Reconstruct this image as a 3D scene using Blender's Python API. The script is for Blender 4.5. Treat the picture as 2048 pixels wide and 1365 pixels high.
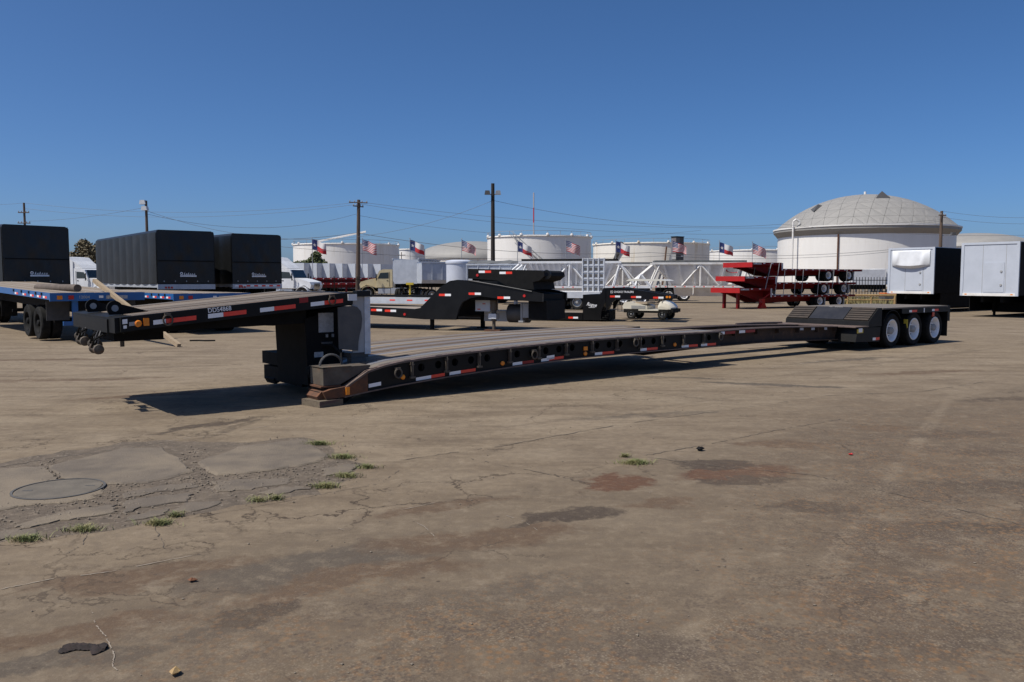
import bpy, math, random
from mathutils import Vector, Matrix
random.seed(7)
R = math.radians
S = bpy.context.scene
COL = S.collection
for o in list(bpy.data.objects): bpy.data.objects.remove(o)

# ---------------------------------------------------------------- camera
FPX, HC, HOR = 1660.0, 1.82, 560.0
PIT = math.atan((682.5 - HOR) / FPX)
cd = bpy.data.cameras.new('camera'); cam = bpy.data.objects.new('camera', cd); COL.objects.link(cam)
cd.sensor_width = 36; cd.lens = 36 * FPX / 2048; cd.clip_start = 0.1; cd.clip_end = 6000
cam.location = (0, 0, HC); cam.rotation_euler = (math.pi / 2 - PIT, 0, 0)
S.camera = cam
# ---------------------------------------------------------------- sky, sun, exposure
SUNV = Vector((-.58, -.26, 1.0)).normalized()           # towards the sun
W = bpy.data.worlds.new('World'); S.world = W; W.use_nodes = True
nt = W.node_tree; bg = nt.nodes['Background']
sk = nt.nodes.new('ShaderNodeTexSky'); sk.sky_type = 'NISHITA'; sk.sun_disc = False
sk.sun_elevation = math.asin(SUNV.z); sk.sun_rotation = math.atan2(SUNV.x, SUNV.y)
sk.air_density = .6; sk.dust_density = 1.4; sk.ozone_density = 10; sk.altitude = 0
hs = nt.nodes.new('ShaderNodeHueSaturation'); hs.inputs['Saturation'].default_value = 1.08; hs.inputs['Hue'].default_value = .498
nt.links.new(sk.outputs[0], hs.inputs['Color']); nt.links.new(hs.outputs[0], bg.inputs[0]); bg.inputs[1].default_value = 0.115
sd = bpy.data.lights.new('sun', 'SUN'); sun = bpy.data.objects.new('sun', sd); COL.objects.link(sun)
sd.energy = 4.8; sd.angle = R(.5); sd.color = (1, .95, .87)
sun.rotation_euler = (-SUNV).to_track_quat('-Z', 'Y').to_euler(); sun.location = (-20, -10, 30)
S.view_settings.view_transform = 'Standard'; S.view_settings.look = 'None'
S.view_settings.exposure = 0.0; S.view_settings.gamma = 1
S.render.engine = 'CYCLES'; S.render.resolution_x = 1024; S.render.resolution_y = 682

# ---------------------------------------------------------------- helpers
cP, sP = math.cos(PIT), math.sin(PIT)
def G(px, py, z=0.0):                       # point of the ground seen at a photo pixel
    a = (px - 1024) / FPX; b = -(py - 682.5) / FPX
    r = Vector((a, cP + b * sP, -sP + b * cP)); t = (z - HC) / r.z
    return Vector((r.x * t, r.y * t, z))
def XX(px, Y): return (px - 1024) * Y / FPX
def ZZ(py, Y): return HC + (HOR - py) * Y / FPX

class MB:
    def __init__(s): s.v = []; s.f = []; s.m = []; s.mi = 0
    def add(s, vs, fs):
        n = len(s.v); s.v += [tuple(v) for v in vs]
        for f in fs: s.f.append([i + n for i in f]); s.m.append(s.mi)
        return s
    def box(s, x0, x1, y0, y1, z0, z1):
        return s.hexa([(x0,y0,z0),(x1,y0,z0),(x1,y1,z0),(x0,y1,z0),(x0,y0,z1),(x1,y0,z1),(x1,y1,z1),(x0,y1,z1)])
    def hexa(s, p):
        return s.add(p, [(3,2,1,0),(4,5,6,7),(0,1,5,4),(1,2,6,5),(2,3,7,6),(3,0,4,7)])
    def prism(s, poly, a0, a1, ax='y'):     # polygon in xz (ax y), xy (ax z) or yz (ax x)
        n = len(poly)
        def pt(p, a):
            return (p[0], a, p[1]) if ax == 'y' else ((p[0], p[1], a) if ax == 'z' else (a, p[0], p[1]))
        vs = [pt(p, a0) for p in poly] + [pt(p, a1) for p in poly]
        fs = [list(range(n)), list(range(2*n-1, n-1, -1))] + [(i, i+n, (i+1) % n + n, (i+1) % n) for i in range(n)]
        return s.add(vs, fs)
    def tube(s, p0, p1, r, n=8, r2=None):
        p0 = Vector(p0); p1 = Vector(p1); r2 = r if r2 is None else r2
        q = (p1 - p0).to_track_quat('Z', 'Y'); vs = []
        for p, rr in ((p0, r), (p1, r2)):
            for i in range(n):
                a = 2*math.pi*i/n; vs.append(p + q @ Vector((rr*math.cos(a), rr*math.sin(a), 0)))
        fs = [(i, (i+1) % n, (i+1) % n + n, i+n) for i in range(n)] + [list(range(n-1, -1, -1)), list(range(n, 2*n))]
        return s.add(vs, fs)
    def path(s, pts, r, n=6):
        for a, b in zip(pts[:-1], pts[1:]): s.tube(a, b, r, n)
        return s
    def lathe(s, prof, n=24, ax='z', c=(0,0,0)):   # prof: (radius, height)
        vs = []
        for (r, h) in prof:
            for i in range(n):
                a = 2*math.pi*i/n; x, y = r*math.cos(a), r*math.sin(a)
                vs.append((c[0]+x, c[1]+y, c[2]+h) if ax == 'z' else ((c[0]+x, c[1]+h, c[2]+y) if ax == 'y' else (c[0]+h, c[1]+x, c[2]+y)))
        fs = []
        for k in range(len(prof)-1):
            for i in range(n):
                j = (i+1) % n; fs.append((k*n+i, k*n+j, (k+1)*n+j, (k+1)*n+i))
        return s.add(vs, fs)
    def cap(s, r, h, n=24, ax='z', c=(0,0,0)):
        vs = []
        for i in range(n):
            a = 2*math.pi*i/n; x, y = r*math.cos(a), r*math.sin(a)
            vs.append((c[0]+x, c[1]+y, c[2]+h) if ax == 'z' else ((c[0]+x, c[1]+h, c[2]+y) if ax == 'y' else (c[0]+h, c[1]+x, c[2]+y)))
        return s.add(vs, [list(range(n))])
    def mesh(s, name, mat, smooth=False):
        me = bpy.data.meshes.new(name); me.from_pydata(s.v, [], s.f)
        for m in (mat if isinstance(mat, (list, tuple)) else [mat]): me.materials.append(m)
        if isinstance(mat, (list, tuple)): me.polygons.foreach_set('material_index', s.m)
        if smooth:
            me.polygons.foreach_set('use_smooth', [True]*len(me.polygons))
            me.set_sharp_from_angle(angle=R(38))
        me.update(); return me
    def build(s, name, mat, parent=None, smooth=False, loc=None):
        return link(name, s.mesh(name, mat, smooth), parent, loc)
def link(name, me, parent=None, loc=None, rz=None):
    o = bpy.data.objects.new(name, me); COL.objects.link(o)
    if parent: o.parent = parent
    if loc is not None: o.location = loc
    if rz is not None: o.rotation_euler = (0, 0, rz)
    return o
def B(name, mat, parent, *b, bev=0):
    # boxes that touch stay one piece, separate ones become pieces of their own
    grp = []
    for q in b:
        hit = [g for g in grp if any(all(q[2*k] <= h[2*k+1]+.02 and h[2*k] <= q[2*k+1]+.02 for k in range(3)) for h in g)]
        new = [q]+[h for g in hit for h in g]; grp = [g for g in grp if g not in hit]+[new]
    out = []
    for g in grp:
        m = MB()
        for q in g: m.box(*q)
        out.append(m.build(name, mat, parent))
    return out[0] if out else MB().build(name, mat, parent)
def tag(o, label, cat, group=None):
    o['label'] = label; o['category'] = cat
    if group: o['group'] = group
    return o
def thing(name, label, cat, loc=(0,0,0), ang=0, group=None):
    o = link(name, None, None, loc, ang); return tag(o, label, cat, group)
def ang(d): return math.atan2(d[1], d[0])
def struct(o): o['kind'] = 'structure'; return o
def copy_tree(o, parent=None):
    c = o.copy(); COL.objects.link(c)
    if parent: c.parent = parent
    for ch in list(o.children): copy_tree(ch, c)
    return c
def text(name, body, mat, parent, loc, size, rot=(math.pi/2,0,0), sx=1, shear=0, ext=.002):
    c = bpy.data.curves.new('txt', 'FONT'); c.body = body; c.size = size; c.extrude = ext; c.shear = shear; c.resolution_u = 3
    c.offset = size*.009
    t = bpy.data.objects.new('txt', c); COL.objects.link(t)
    bpy.context.view_layer.update()
    me = bpy.data.meshes.new_from_object(t.evaluated_get(bpy.context.evaluated_depsgraph_get()))
    bpy.data.objects.remove(t); me.materials.clear(); me.materials.append(mat)
    o = link(name, me, parent, loc); o.rotation_euler = rot; o.scale = (sx, 1, 1); return o

# ---------------------------------------------------------------- materials
def mat(name, c1, c2=None, rough=.6, metal=0, sc=3, bump=0, bsc=30, stretch=None, lo=.35, hi=.65, spec=.5, c3=None, sc3=1, lo3=.55, hi3=.7, coat=0, bd=.01):
    m = bpy.data.materials.new(name); m.use_nodes = True; n = m.node_tree; L = n.links
    p = n.nodes['Principled BSDF']; p.inputs['Roughness'].default_value = rough; p.inputs['Metallic'].default_value = metal
    p.inputs['Specular IOR Level'].default_value = spec
    if coat: p.inputs['Coat Weight'].default_value = coat; p.inputs['Coat Roughness'].default_value = .08
    p.inputs['Base Color'].default_value = (*c1, 1)
    tc = n.nodes.new('ShaderNodeTexCoord'); src = tc.outputs['Object']
    if stretch:
        mp = n.nodes.new('ShaderNodeMapping'); mp.inputs['Scale'].default_value = stretch; L.new(src, mp.inputs[0]); src = mp.outputs[0]
    oi = n.nodes.new('ShaderNodeObjectInfo'); ad = n.nodes.new('ShaderNodeVectorMath'); ad.operation = 'ADD'
    mu = n.nodes.new('ShaderNodeMath'); mu.operation = 'MULTIPLY'; mu.inputs[1].default_value = 50; L.new(oi.outputs['Random'], mu.inputs[0])
    L.new(src, ad.inputs[0]); L.new(mu.outputs[0], ad.inputs[1]); src = ad.outputs[0]
    def noise(s, d=5):
        t = n.nodes.new('ShaderNodeTexNoise'); t.inputs['Scale'].default_value = s; t.inputs['Detail'].default_value = d; t.inputs['Roughness'].default_value = .65
        L.new(src, t.inputs['Vector']); return t.outputs['Fac']
    def ramp(x, lo, hi):
        r = n.nodes.new('ShaderNodeMapRange'); r.inputs[1].default_value = lo; r.inputs[2].default_value = hi; L.new(x, r.inputs[0]); return r.outputs[0]
    def mix(f, a, b):
        x = n.nodes.new('ShaderNodeMix'); x.data_type = 'RGBA'; L.new(f, x.inputs[0])
        for s_, i in ((a, 6), (b, 7)):
            if isinstance(s_, tuple): x.inputs[i].default_value = (*s_, 1)
            else: L.new(s_, x.inputs[i])
        return x.outputs[2]
    if c2:
        col = mix(ramp(noise(sc), lo, hi), c1, c2)
        if c3: col = mix(ramp(noise(sc3, 7), lo3, hi3), col, c3)
        L.new(col, p.inputs['Base Color'])
    if bump:
        bp = n.nodes.new('ShaderNodeBump'); bp.inputs['Strength'].default_value = bump; bp.inputs['Distance'].default_value = bd
        L.new(noise(bsc), bp.inputs['Height']); L.new(bp.outputs[0], p.inputs['Normal'])
    return m
M = {}
M['black'] = mat('black_paint', (.005,.005,.005), (.010,.0095,.009), .55, spec=.25, sc=2.5, bump=.15, bsc=25, c3=(.016,.012,.009), sc3=3, lo3=.62, hi3=.85)
M['blackg'] = mat('gloss_black', (.004,.004,.0045), (.008,.008,.0085), .35, sc=2, spec=.3)
M['blackm'] = mat('matt_black', (.005,.005,.0055), (.010,.0098,.0095), .8, sc=4, bump=.2, spec=.2)
M['curtain'] = mat('black_tarp', (.004,.0045,.005), (.008,.0085,.009), .40, sc=1.3, bump=.6, bsc=1.6, spec=.5, bd=.03, stretch=(1,2.2,.8))
M['curtain_side'] = mat('lit_side_tarp', (.016,.0175,.0185), (.024,.025,.0265), .5, spec=.35, sc=1.0, bump=.7, bsc=1.4, bd=.03, c3=(.04,.036,.03), sc3=.8, lo3=.55, hi3=.8)  # the black tarp in a lighter tone, sun on the side painted in
M['rubber'] = mat('tyre_rubber', (.009,.009,.009), (.022,.021,.019), .9, spec=.2, sc=6, bump=.3, bsc=40)
M['whiterim'] = mat('white_rim', (.90,.90,.90), (.82,.82,.82), .4, sc=6)
M['steelrim'] = mat('steel_rim', (.45,.46,.47), (.3,.3,.3), .35, .7, sc=6)
M['white'] = mat('white_paint', (.74,.75,.76), (.62,.63,.64), .4, sc=1.5, c3=(.5,.46,.42), sc3=2.5, lo3=.62, hi3=.85)
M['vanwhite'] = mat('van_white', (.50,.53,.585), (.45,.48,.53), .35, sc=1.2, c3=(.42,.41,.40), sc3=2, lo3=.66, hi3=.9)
M['dirtywhite'] = mat('dirty_white', (.80,.78,.74), (.70,.67,.62), .5, sc=2, c3=(.48,.43,.37), sc3=2.5, lo3=.56, hi3=.8)
M['cream'] = mat('cream_paint', (.68,.58,.36), (.6,.5,.3), .35, sc=2)
M['silver'] = mat('brushed_aluminium', (.52,.55,.60), (.42,.45,.50), .45, .25, sc=2)
M['silverp'] = mat('silver_plate', (.62,.64,.67), (.5,.52,.55), .5, .3, sc=3)
M['hopper'] = mat('pale_grey_hopper', (.82,.83,.84), (.74,.75,.76), .45, sc=2)
M['darkgrey'] = mat('dark_grey_steel', (.06,.06,.062), (.10,.095,.09), .6, sc=3, bump=.2)
M['grey'] = mat('grey_paint', (.28,.28,.28), (.36,.36,.35), .55, sc=3)
M['rust'] = mat('rusty_steel', (.16,.062,.026), (.075,.04,.025), .85, sc=5, bump=.4, bsc=30, c3=(.05,.035,.03), sc3=3)
M['rustbrown'] = mat('rusty_brown_steel', (.055,.032,.02), (.03,.02,.016), .8, sc=3, bump=.4, c3=(.11,.06,.035), sc3=5, lo3=.55, hi3=.75)
M['oldsteel'] = mat('worn_khaki_steel', (.12,.10,.075), (.065,.052,.04), .7, sc=4, bump=.3, c3=(.13,.06,.03), sc3=6)
M['shield'] = mat('grey_shield', (.42,.42,.42), (.34,.34,.335), .55, sc=4)
M['treads'] = mat('dark_tread', (.028,.02,.015), (.05,.035,.024), .7, sc=5)
M['edge'] = mat('worn_edge', (.17,.12,.095), (.09,.065,.055), .6, sc=6)
M['wood'] = mat('weathered_deck_wood', (.25,.195,.138), (.165,.13,.095), .85, sc=4, stretch=(.25,5,5), bump=.5, bsc=12, c3=(.25,.15,.09), sc3=2, lo3=.55, hi3=.8)
M['woodg'] = mat('grey_deck_wood', (.185,.158,.13), (.13,.112,.094), .85, sc=4, stretch=(.25,5,5), bump=.5, bsc=12, c3=(.09,.078,.07), sc3=2, lo3=.55, hi3=.85)
M['woodd'] = mat('dark_deck_wood', (.14,.105,.078), (.095,.073,.056), .85, sc=4, stretch=(.25,5,5), bump=.5, bsc=12, c3=(.20,.12,.07), sc3=2, lo3=.52, hi3=.7)
M['woodp'] = mat('pale_deck_wood', (.30,.25,.20), (.22,.185,.15), .85, sc=4, stretch=(.3,5,5), bump=.4, bsc=12)
M['decksteel'] = mat('bare_deck_steel', (.235,.225,.22), (.185,.175,.17), .5, .25, sc=3, stretch=(.3,2,2), c3=(.19,.10,.055), sc3=1.5, lo3=.55, hi3=.8)
M['timber'] = mat('sawn_timber', (.40,.31,.20), (.30,.22,.14), .8, sc=5, stretch=(1,6,6), bump=.3)
M['oldtimber'] = mat('old_timber', (.17,.135,.09), (.11,.085,.06), .9, sc=5, stretch=(1,5,5), bump=.6, c3=(.10,.06,.055), sc3=2)
M['log'] = mat('brown_pipe', (.13,.10,.08), (.085,.065,.05), .8, sc=5)
M['tapew'] = mat('white_reflective_tape', (.96,.96,.96), (.92,.92,.92), .35, sc=8, spec=.8)
M['taper'] = mat('red_reflective_tape', (.93,.045,.015), (.85,.035,.012), .35, sc=8, spec=.8)
M['tapedr'] = mat('dark_red_tape', (.35,.012,.012), (.25,.01,.01), .4, sc=8)
M['amber'] = mat('amber_lens', (.9,.30,.02), (.75,.2,.01), .2, sc=8, coat=.5)
M['redlens'] = mat('red_lens', (.5,.015,.015), None, .2, coat=.5)
M['red'] = mat('red_trailer_paint', (.20,.006,.008), (.15,.005,.007), .4, sc=2, spec=.3)
M['redb'] = mat('bright_and_sunlit_red', (.42,.012,.010), (.36,.010,.009), .4, sc=2)  # trailer red brightened for sunlit front panels; also plain bright red for jack and cap
M['blue'] = mat('blue_trailer_paint', (.014,.125,.37), (.012,.10,.30), .4, sc=2, coat=.2, c3=(.02,.05,.12), sc3=3, lo3=.62, hi3=.8)
M['glass'] = mat('dark_glass', (.02,.03,.035), None, .06, spec=.9)
M['chrome'] = mat('chrome', (.8,.8,.82), None, .12, 1)
M['flap'] = mat('grey_mudflap', (.09,.085,.08), (.06,.058,.055), .8, sc=3)
M['label'] = mat('paper_label', (.92,.92,.91), (.8,.8,.8), .6, sc=14)
M['labelg'] = mat('grey_notice', (.45,.45,.45), (.36,.36,.36), .6, sc=18, lo=.45, hi=.55)
M['yellow'] = mat('yellow_tag', (.72,.55,.05), (.5,.38,.05), .6, sc=20)
M['tank'] = mat('white_tank_steel', (.80,.775,.73), (.74,.715,.67), .45, sc=.25, stretch=(1,1,.12), c3=(.58,.52,.43), sc3=.55, lo3=.58, hi3=.8)
M['tankc'] = mat('cream_tank_steel', (.80,.76,.68), (.72,.68,.60), .5, sc=.25, stretch=(1,1,.1), c3=(.55,.42,.24), sc3=.4, lo3=.56, hi3=.75)
M['dome'] = mat('grey_dome_panel', (.285,.272,.25), (.25,.24,.222), .6, sc=.25)
M['domeseam'] = mat('dome_seam', (.215,.205,.19), None, .6)
M['pole'] = mat('utility_pole_wood', (.13,.09,.065), (.085,.06,.045), .9, sc=4, stretch=(4,4,.3), bump=.5)
M['poled'] = mat('dark_creosote_pole', (.035,.028,.024), (.02,.017,.015), .9, sc=4, stretch=(4,4,.3), bump=.5)
M['wire'] = mat('wire', (.10,.10,.11), None, .6)
M['galv'] = mat('galvanised', (.42,.43,.44), (.34,.35,.36), .5, .5, sc=5)
M['fred'] = mat('flag_red', (.50,.03,.035), None, .8)
M['fwhite'] = mat('flag_white', (.72,.70,.68), None, .8)
M['fblue'] = mat('flag_blue', (.03,.045,.16), None, .8)
M['leaf'] = mat('leaf_green', (.06,.085,.025), (.10,.11,.035), .7, sc=1.2)
M['leafb'] = mat('leaf_olive', (.10,.085,.045), (.15,.115,.06), .75, sc=1.2)
M['grass'] = mat('grass_blade', (.12,.155,.045), (.27,.235,.10), .7, sc=9)
M['bark'] = mat('bark', (.09,.07,.055), (.05,.04,.03), .9, sc=6, bump=.5)
M['plastic'] = mat('cream_plastic', (.72,.68,.58), (.66,.62,.52), .35, sc=3, coat=.3)
M['seat'] = mat('beige_seat', (.42,.34,.25), (.35,.28,.2), .7, sc=6)
M['iron'] = mat('cast_iron', (.10,.095,.09), (.07,.067,.063), .8, sc=8, bump=.6, bsc=60)
M['tan'] = mat('tan_pipe', (.42,.29,.12), (.32,.2,.09), .6, sc=5)
M['mast'] = mat('mast_grey', (.45,.40,.40), None, .6)
M['orange'] = mat('orange_paint', (.75,.20,.04), None, .5)
M['tarpgrey'] = mat('grey_tarp', (.14,.145,.14), (.10,.10,.10), .6, sc=2, bump=.4, bsc=3)
M['concrete_piece'] = None

def stain_nodes(n, L, src, warp, stains):
    """soft-edged stains with a shape of their own: returns list of (mask, colour)"""
    out = []
    for (c, rx, ry, a, col, amt) in stains:
        mp = n.nodes.new('ShaderNodeMapping'); mp.vector_type = 'TEXTURE'
        mp.inputs['Location'].default_value = (c.x, c.y, 0); mp.inputs['Rotation'].default_value = (0, 0, a)
        mp.inputs['Scale'].default_value = (rx, ry, 1e3); L.new(warp, mp.inputs[0])
        ln = n.nodes.new('ShaderNodeVectorMath'); ln.operation = 'LENGTH'; L.new(mp.outputs[0], ln.inputs[0])
        mr = n.nodes.new('ShaderNodeMapRange'); mr.interpolation_type = 'SMOOTHSTEP'
        mr.inputs[1].default_value = 1.15; mr.inputs[2].default_value = .45; mr.inputs[3].default_value = 0; mr.inputs[4].default_value = amt
        L.new(ln.outputs['Value'], mr.inputs[0]); out.append((mr.outputs[0], col))
    return out
def ground_mat():
    m = bpy.data.materials.new('worn_concrete'); m.use_nodes = True; n = m.node_tree; L = n.links
    p = n.nodes['Principled BSDF']; p.inputs['Roughness'].default_value = .9; p.inputs['Specular IOR Level'].default_value = .25
    geo = n.nodes.new('ShaderNodeNewGeometry'); src = geo.outputs['Position']
    def noise(s, d=6, v=None, r=.6):
        t = n.nodes.new('ShaderNodeTexNoise'); t.inputs['Scale'].default_value = s; t.inputs['Detail'].default_value = d; t.inputs['Roughness'].default_value = r
        L.new(v or src, t.inputs['Vector']); return t
    def rng(x, lo, hi, a=0, b=1):
        r = n.nodes.new('ShaderNodeMapRange'); r.inputs[1].default_value = lo; r.inputs[2].default_value = hi
        r.inputs[3].default_value = a; r.inputs[4].default_value = b; L.new(x, r.inputs[0]); return r.outputs[0]
    def mix(f, a, b, mode='MIX'):
        x = n.nodes.new('ShaderNodeMix'); x.data_type = 'RGBA'; x.blend_type = mode
        if isinstance(f, float): x.inputs[0].default_value = f
        else: L.new(f, x.inputs[0])
        for s_, i in ((a, 6), (b, 7)):
            if isinstance(s_, tuple): x.inputs[i].default_value = (*s_, 1)
            else: L.new(s_, x.inputs[i])
        return x.outputs[2]
    def mul(a, b):
        x = n.nodes.new('ShaderNodeMath'); x.operation = 'MULTIPLY'; L.new(a, x.inputs[0])
        if isinstance(b, float): x.inputs[1].default_value = b
        else: L.new(b, x.inputs[1])
        return x.outputs[0]
    mp = n.nodes.new('ShaderNodeMapping'); mp.inputs['Rotation'].default_value = (0, 0, -R(38)); mp.inputs['Scale'].default_value = (.22, 1.3, 1); L.new(src, mp.inputs[0])
    mq = n.nodes.new('ShaderNodeMapping'); mq.inputs['Rotation'].default_value = (0, 0, -R(20)); mq.inputs['Scale'].default_value = (.6, 2.2, 1); L.new(src, mq.inputs[0])
    big = noise(.16, 6).outputs['Fac']; med = noise(.9, 7).outputs['Fac']; fine = noise(9, 8, r=.7).outputs['Fac']; grit = noise(70, 4, r=.7).outputs['Fac']
    streak = noise(1.0, 6, mp.outputs[0]).outputs['Fac']; streak2 = noise(1.3, 7, mq.outputs[0]).outputs['Fac']
    col = mix(rng(big, .36, .64), (.205,.167,.118), (.26,.215,.157))
    col = mix(rng(streak, .38, .68), col, (.19,.151,.105))
    col = mix(rng(streak2, .5, .72, 0, .75), col, (.112,.086,.060))
    col = mix(rng(med, .52, .72, 0, .6), col, (.29,.245,.182))
    dk = noise(.33, 7, r=.68).outputs['Fac']; col = mix(rng(dk, .50, .68, 0, .6), col, (.105,.080,.056))
    dk2 = noise(1.0, 8, mp.outputs[0], .7).outputs['Fac']; col = mix(rng(dk2, .56, .70, 0, .6), col, (.092,.071,.051))
    # pale laitance
    col = mix(rng(noise(.55, 9, r=.7).outputs['Fac'], .60, .74, 0, .5), col, (.31,.265,.20))
    mott = noise(3.6, 10, r=.78).outputs['Fac']; mot2 = noise(1.5, 9, mq.outputs[0], .75).outputs['Fac']
    # slabs of different pours either side of two long joints
    for (a, b, c, k) in [(G(800,921), G(1640,793), (.128,.098,.068), .34), (G(0,1180), G(900,1000), (.105,.083,.060), .34)]:
        d_ = (b-a).normalized(); nn = Vector((d_.y, -d_.x, 0)); dt = n.nodes.new('ShaderNodeVectorMath'); dt.operation = 'DOT_PRODUCT'; dt.inputs[1].default_value = nn; L.new(src, dt.inputs[0])
        q = nn.dot(a); col = mix(rng(dt.outputs['Value'], q-.02, q+.05, 0, k), col, c)
    # warped coordinates for the stains
    wn = noise(1.7, 6, r=.65); sb = n.nodes.new('ShaderNodeVectorMath'); sb.operation = 'SUBTRACT'; sb.inputs[1].default_value = (.5,.5,.5); L.new(wn.outputs['Color'], sb.inputs[0])
    sc = n.nodes.new('ShaderNodeVectorMath'); sc.operation = 'SCALE'; sc.inputs['Scale'].default_value = .8; L.new(sb.outputs[0], sc.inputs[0])
    ad = n.nodes.new('ShaderNodeVectorMath'); ad.operation = 'ADD'; L.new(src, ad.inputs[0]); L.new(sc.outputs[0], ad.inputs[1])
    oil, rst, brn, gry = (.055,.042,.032), (.095,.044,.024), (.105,.070,.045), (.085,.072,.058)
    st = [(G(1470,945), .75,.42, .3, rst, .95), (G(1440,930), .55,.30,.2, oil, .8), (G(1230,970), .42,.30,.5, rst, .9), (G(1150,1030), .5,.22,.5, oil, .85),
          (G(1640,1015), .45,.22,0, oil, .7), (G(1570,888), .7,.22,-.2, brn, .8), (G(1770,858), .6,.2,.1, brn, .6),
          (G(520,1225), .30,.17,.7, oil, .85), (G(420,1270), .28,.14,.6, gry, .7), (G(120,1330), .45,.18,.2, gry, .8), (G(300,1150), .9,.25,.4, brn, .6),
          (G(640,1130), 1.1,.35,.45, gry, .6), (G(950,1080), 1.0,.30,.35, brn, .6), (G(1930,870), 1.0,.30,.2, oil, .6), (G(1960,970), 1.0,.25,.1, oil, .75), (G(1900,1060), 1.0,.25,.1, oil, .65),
          (G(1540,770), 1.6,.20,-.35, gry, .8), (G(1380,756), 1.1,.16,-.3, gry, .6), (G(420,850), 1.0,.18,.9, oil, .7), (G(150,760), 2.0,.3,.2, brn, .5),
          (G(1500,962), .55,.16,.1, oil, .8), (G(1210,955), .25,.12,.3, rst, .9), (G(1085,1045), .35,.12,.4, oil, .7), (G(560,1205), .16,.08,.6, oil, .9), (G(480,1250), .16,.07,.6, oil, .8), (G(700,1160), .9,.22,.5, brn, .7), (G(180,1260), .8,.2,.3, brn, .6), (G(1950,905), .5,.12,.1, oil, .7), (G(1900,985), .7,.16,.15, oil, .65), (G(1800,1120), .5,.14,.3, oil, .6), (G(1970,1150), .5,.2,.2, brn, .8), (G(1330,1010), .4,.15,.2, brn, .6), (G(880,1010), .8,.18,.45, brn, .55), (G(300,790), 1.5,.25,.5, brn, .6), (G(60,720), 3,.3,.1, brn, .5), (G(1300,830), 1.4,.2,.3, gry, .45), (G(2000,800), 1.0,.25,.3, oil, .5), (G(1690,1200), .5,.3,.2, brn, .6), (G(1850,1290), .6,.35,.2, oil, .55), (G(1250,1300), .6,.25,.2, gry, .5), (G(1000,1190), .9,.3,.3, gry, .45), (G(1700,720), 2.2,.25,.5, gry, .55), (G(1850,745), 2.0,.3,.3, brn, .55)]
    def trk(p1, p2, w, c, amt):
        a, b = G(*p1), G(*p2); return ((a+b)/2, (b-a).length/2*1.15, w, math.atan2(b.y-a.y, b.x-a.x), c, amt)
    tr = [trk((1905,790),(1700,1060),.10,(.26,.215,.155),.75), trk((1720,1040),(1570,1290),.11,(.25,.205,.15),.8), trk((1760,1040),(1640,1240),.05,(.10,.082,.062),.6), trk((1690,1080),(1560,1320),.035,(.10,.082,.062),.5),
          trk((1480,1100),(1330,1330),.08,(.24,.195,.14),.55), trk((400,880),(520,838),.09,(.07,.055,.042),.8), trk((0,800),(520,770),.10,(.10,.08,.06),.5), trk((900,870),(1500,790),.09,(.11,.088,.064),.4),
          trk((200,740),(520,728),.09,(.10,.08,.06),.5), trk((1500,760),(2048,690),.14,(.11,.088,.064),.5), trk((1100,1330),(2000,1010),.10,(.11,.085,.06),.4), trk((700,1250),(1900,900),.10,(.24,.2,.145),.15), trk((0,1290),(900,1090),.10,(.10,.08,.06),.5)]
    w2 = n.nodes.new('ShaderNodeVectorMath'); w2.operation = 'SCALE'; w2.inputs['Scale'].default_value = .16; L.new(sb.outputs[0], w2.inputs[0])
    a2 = n.nodes.new('ShaderNodeVectorMath'); a2.operation = 'ADD'; L.new(src, a2.inputs[0]); L.new(w2.outputs[0], a2.inputs[1])
    for mk, c in stain_nodes(n, L, src, a2.outputs[0], tr): col = mix(mul(mk, rng(fine, .35, .58, .3, 1)), col, c)
    for mk, c in stain_nodes(n, L, src, ad.outputs[0], st):
        br = mul(mk, rng(noise(3.2, 8, r=.7).outputs['Fac'], .30, .60)) if False else mk
        ed = n.nodes.new('ShaderNodeMath'); ed.operation = 'MULTIPLY_ADD'; ed.inputs[1].default_value = 1.5; L.new(mott, ed.inputs[0]); ed.inputs[2].default_value = -.75
        sm = n.nodes.new('ShaderNodeMath'); sm.operation = 'ADD'; L.new(mk, sm.inputs[0]); L.new(ed.outputs[0], sm.inputs[1])
        col = mix(mul(rng(sm.outputs[0], .18, .62, 0, .92), rng(mk, 0, .12)), col, c)
    # exposed aggregate towards the right foreground
    pos = n.nodes.new('ShaderNodeSeparateXYZ'); L.new(ad.outputs[0], pos.inputs[0])
    e = n.nodes.new('ShaderNodeMath'); e.operation = 'MULTIPLY_ADD'; e.inputs[1].default_value = .42; L.new(pos.outputs['Y'], e.inputs[0])
    neg = n.nodes.new('ShaderNodeMath'); neg.operation = 'MULTIPLY'; neg.inputs[1].default_value = 1.0; L.new(pos.outputs['X'], neg.inputs[0])
    e.inputs[2].default_value = 0
    df = n.nodes.new('ShaderNodeMath'); df.operation = 'SUBTRACT'; L.new(neg.outputs[0], df.inputs[0]); L.new(e.outputs[0], df.inputs[1])
    yl = rng(pos.outputs['Y'], 13.5, 9.0); mask = mul(rng(df.outputs[0], -1.6, .2), yl)
    mask2 = mul(rng(pos.outputs['Y'], 5.2, 4.2), rng(pos.outputs['X'], -2.4, -.6))
    mx = n.nodes.new('ShaderNodeMath'); mx.operation = 'MAXIMUM'; L.new(mask, mx.inputs[0]); L.new(mask2, mx.inputs[1]); agg = mx.outputs[0]
    def spots(s, lo, hi, col0, c, k, sel):
        v = n.nodes.new('ShaderNodeTexVoronoi'); v.inputs['Scale'].default_value = s; L.new(src, v.inputs['Vector'])
        big_ = noise(1.4, 5, r=.6); f = mul(rng(v.outputs['Distance'], hi, lo), rng(noise(sel, 5).outputs['Fac'], .40, .56))
        return mix(mul(mul(f, agg), k), col0, c)
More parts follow.
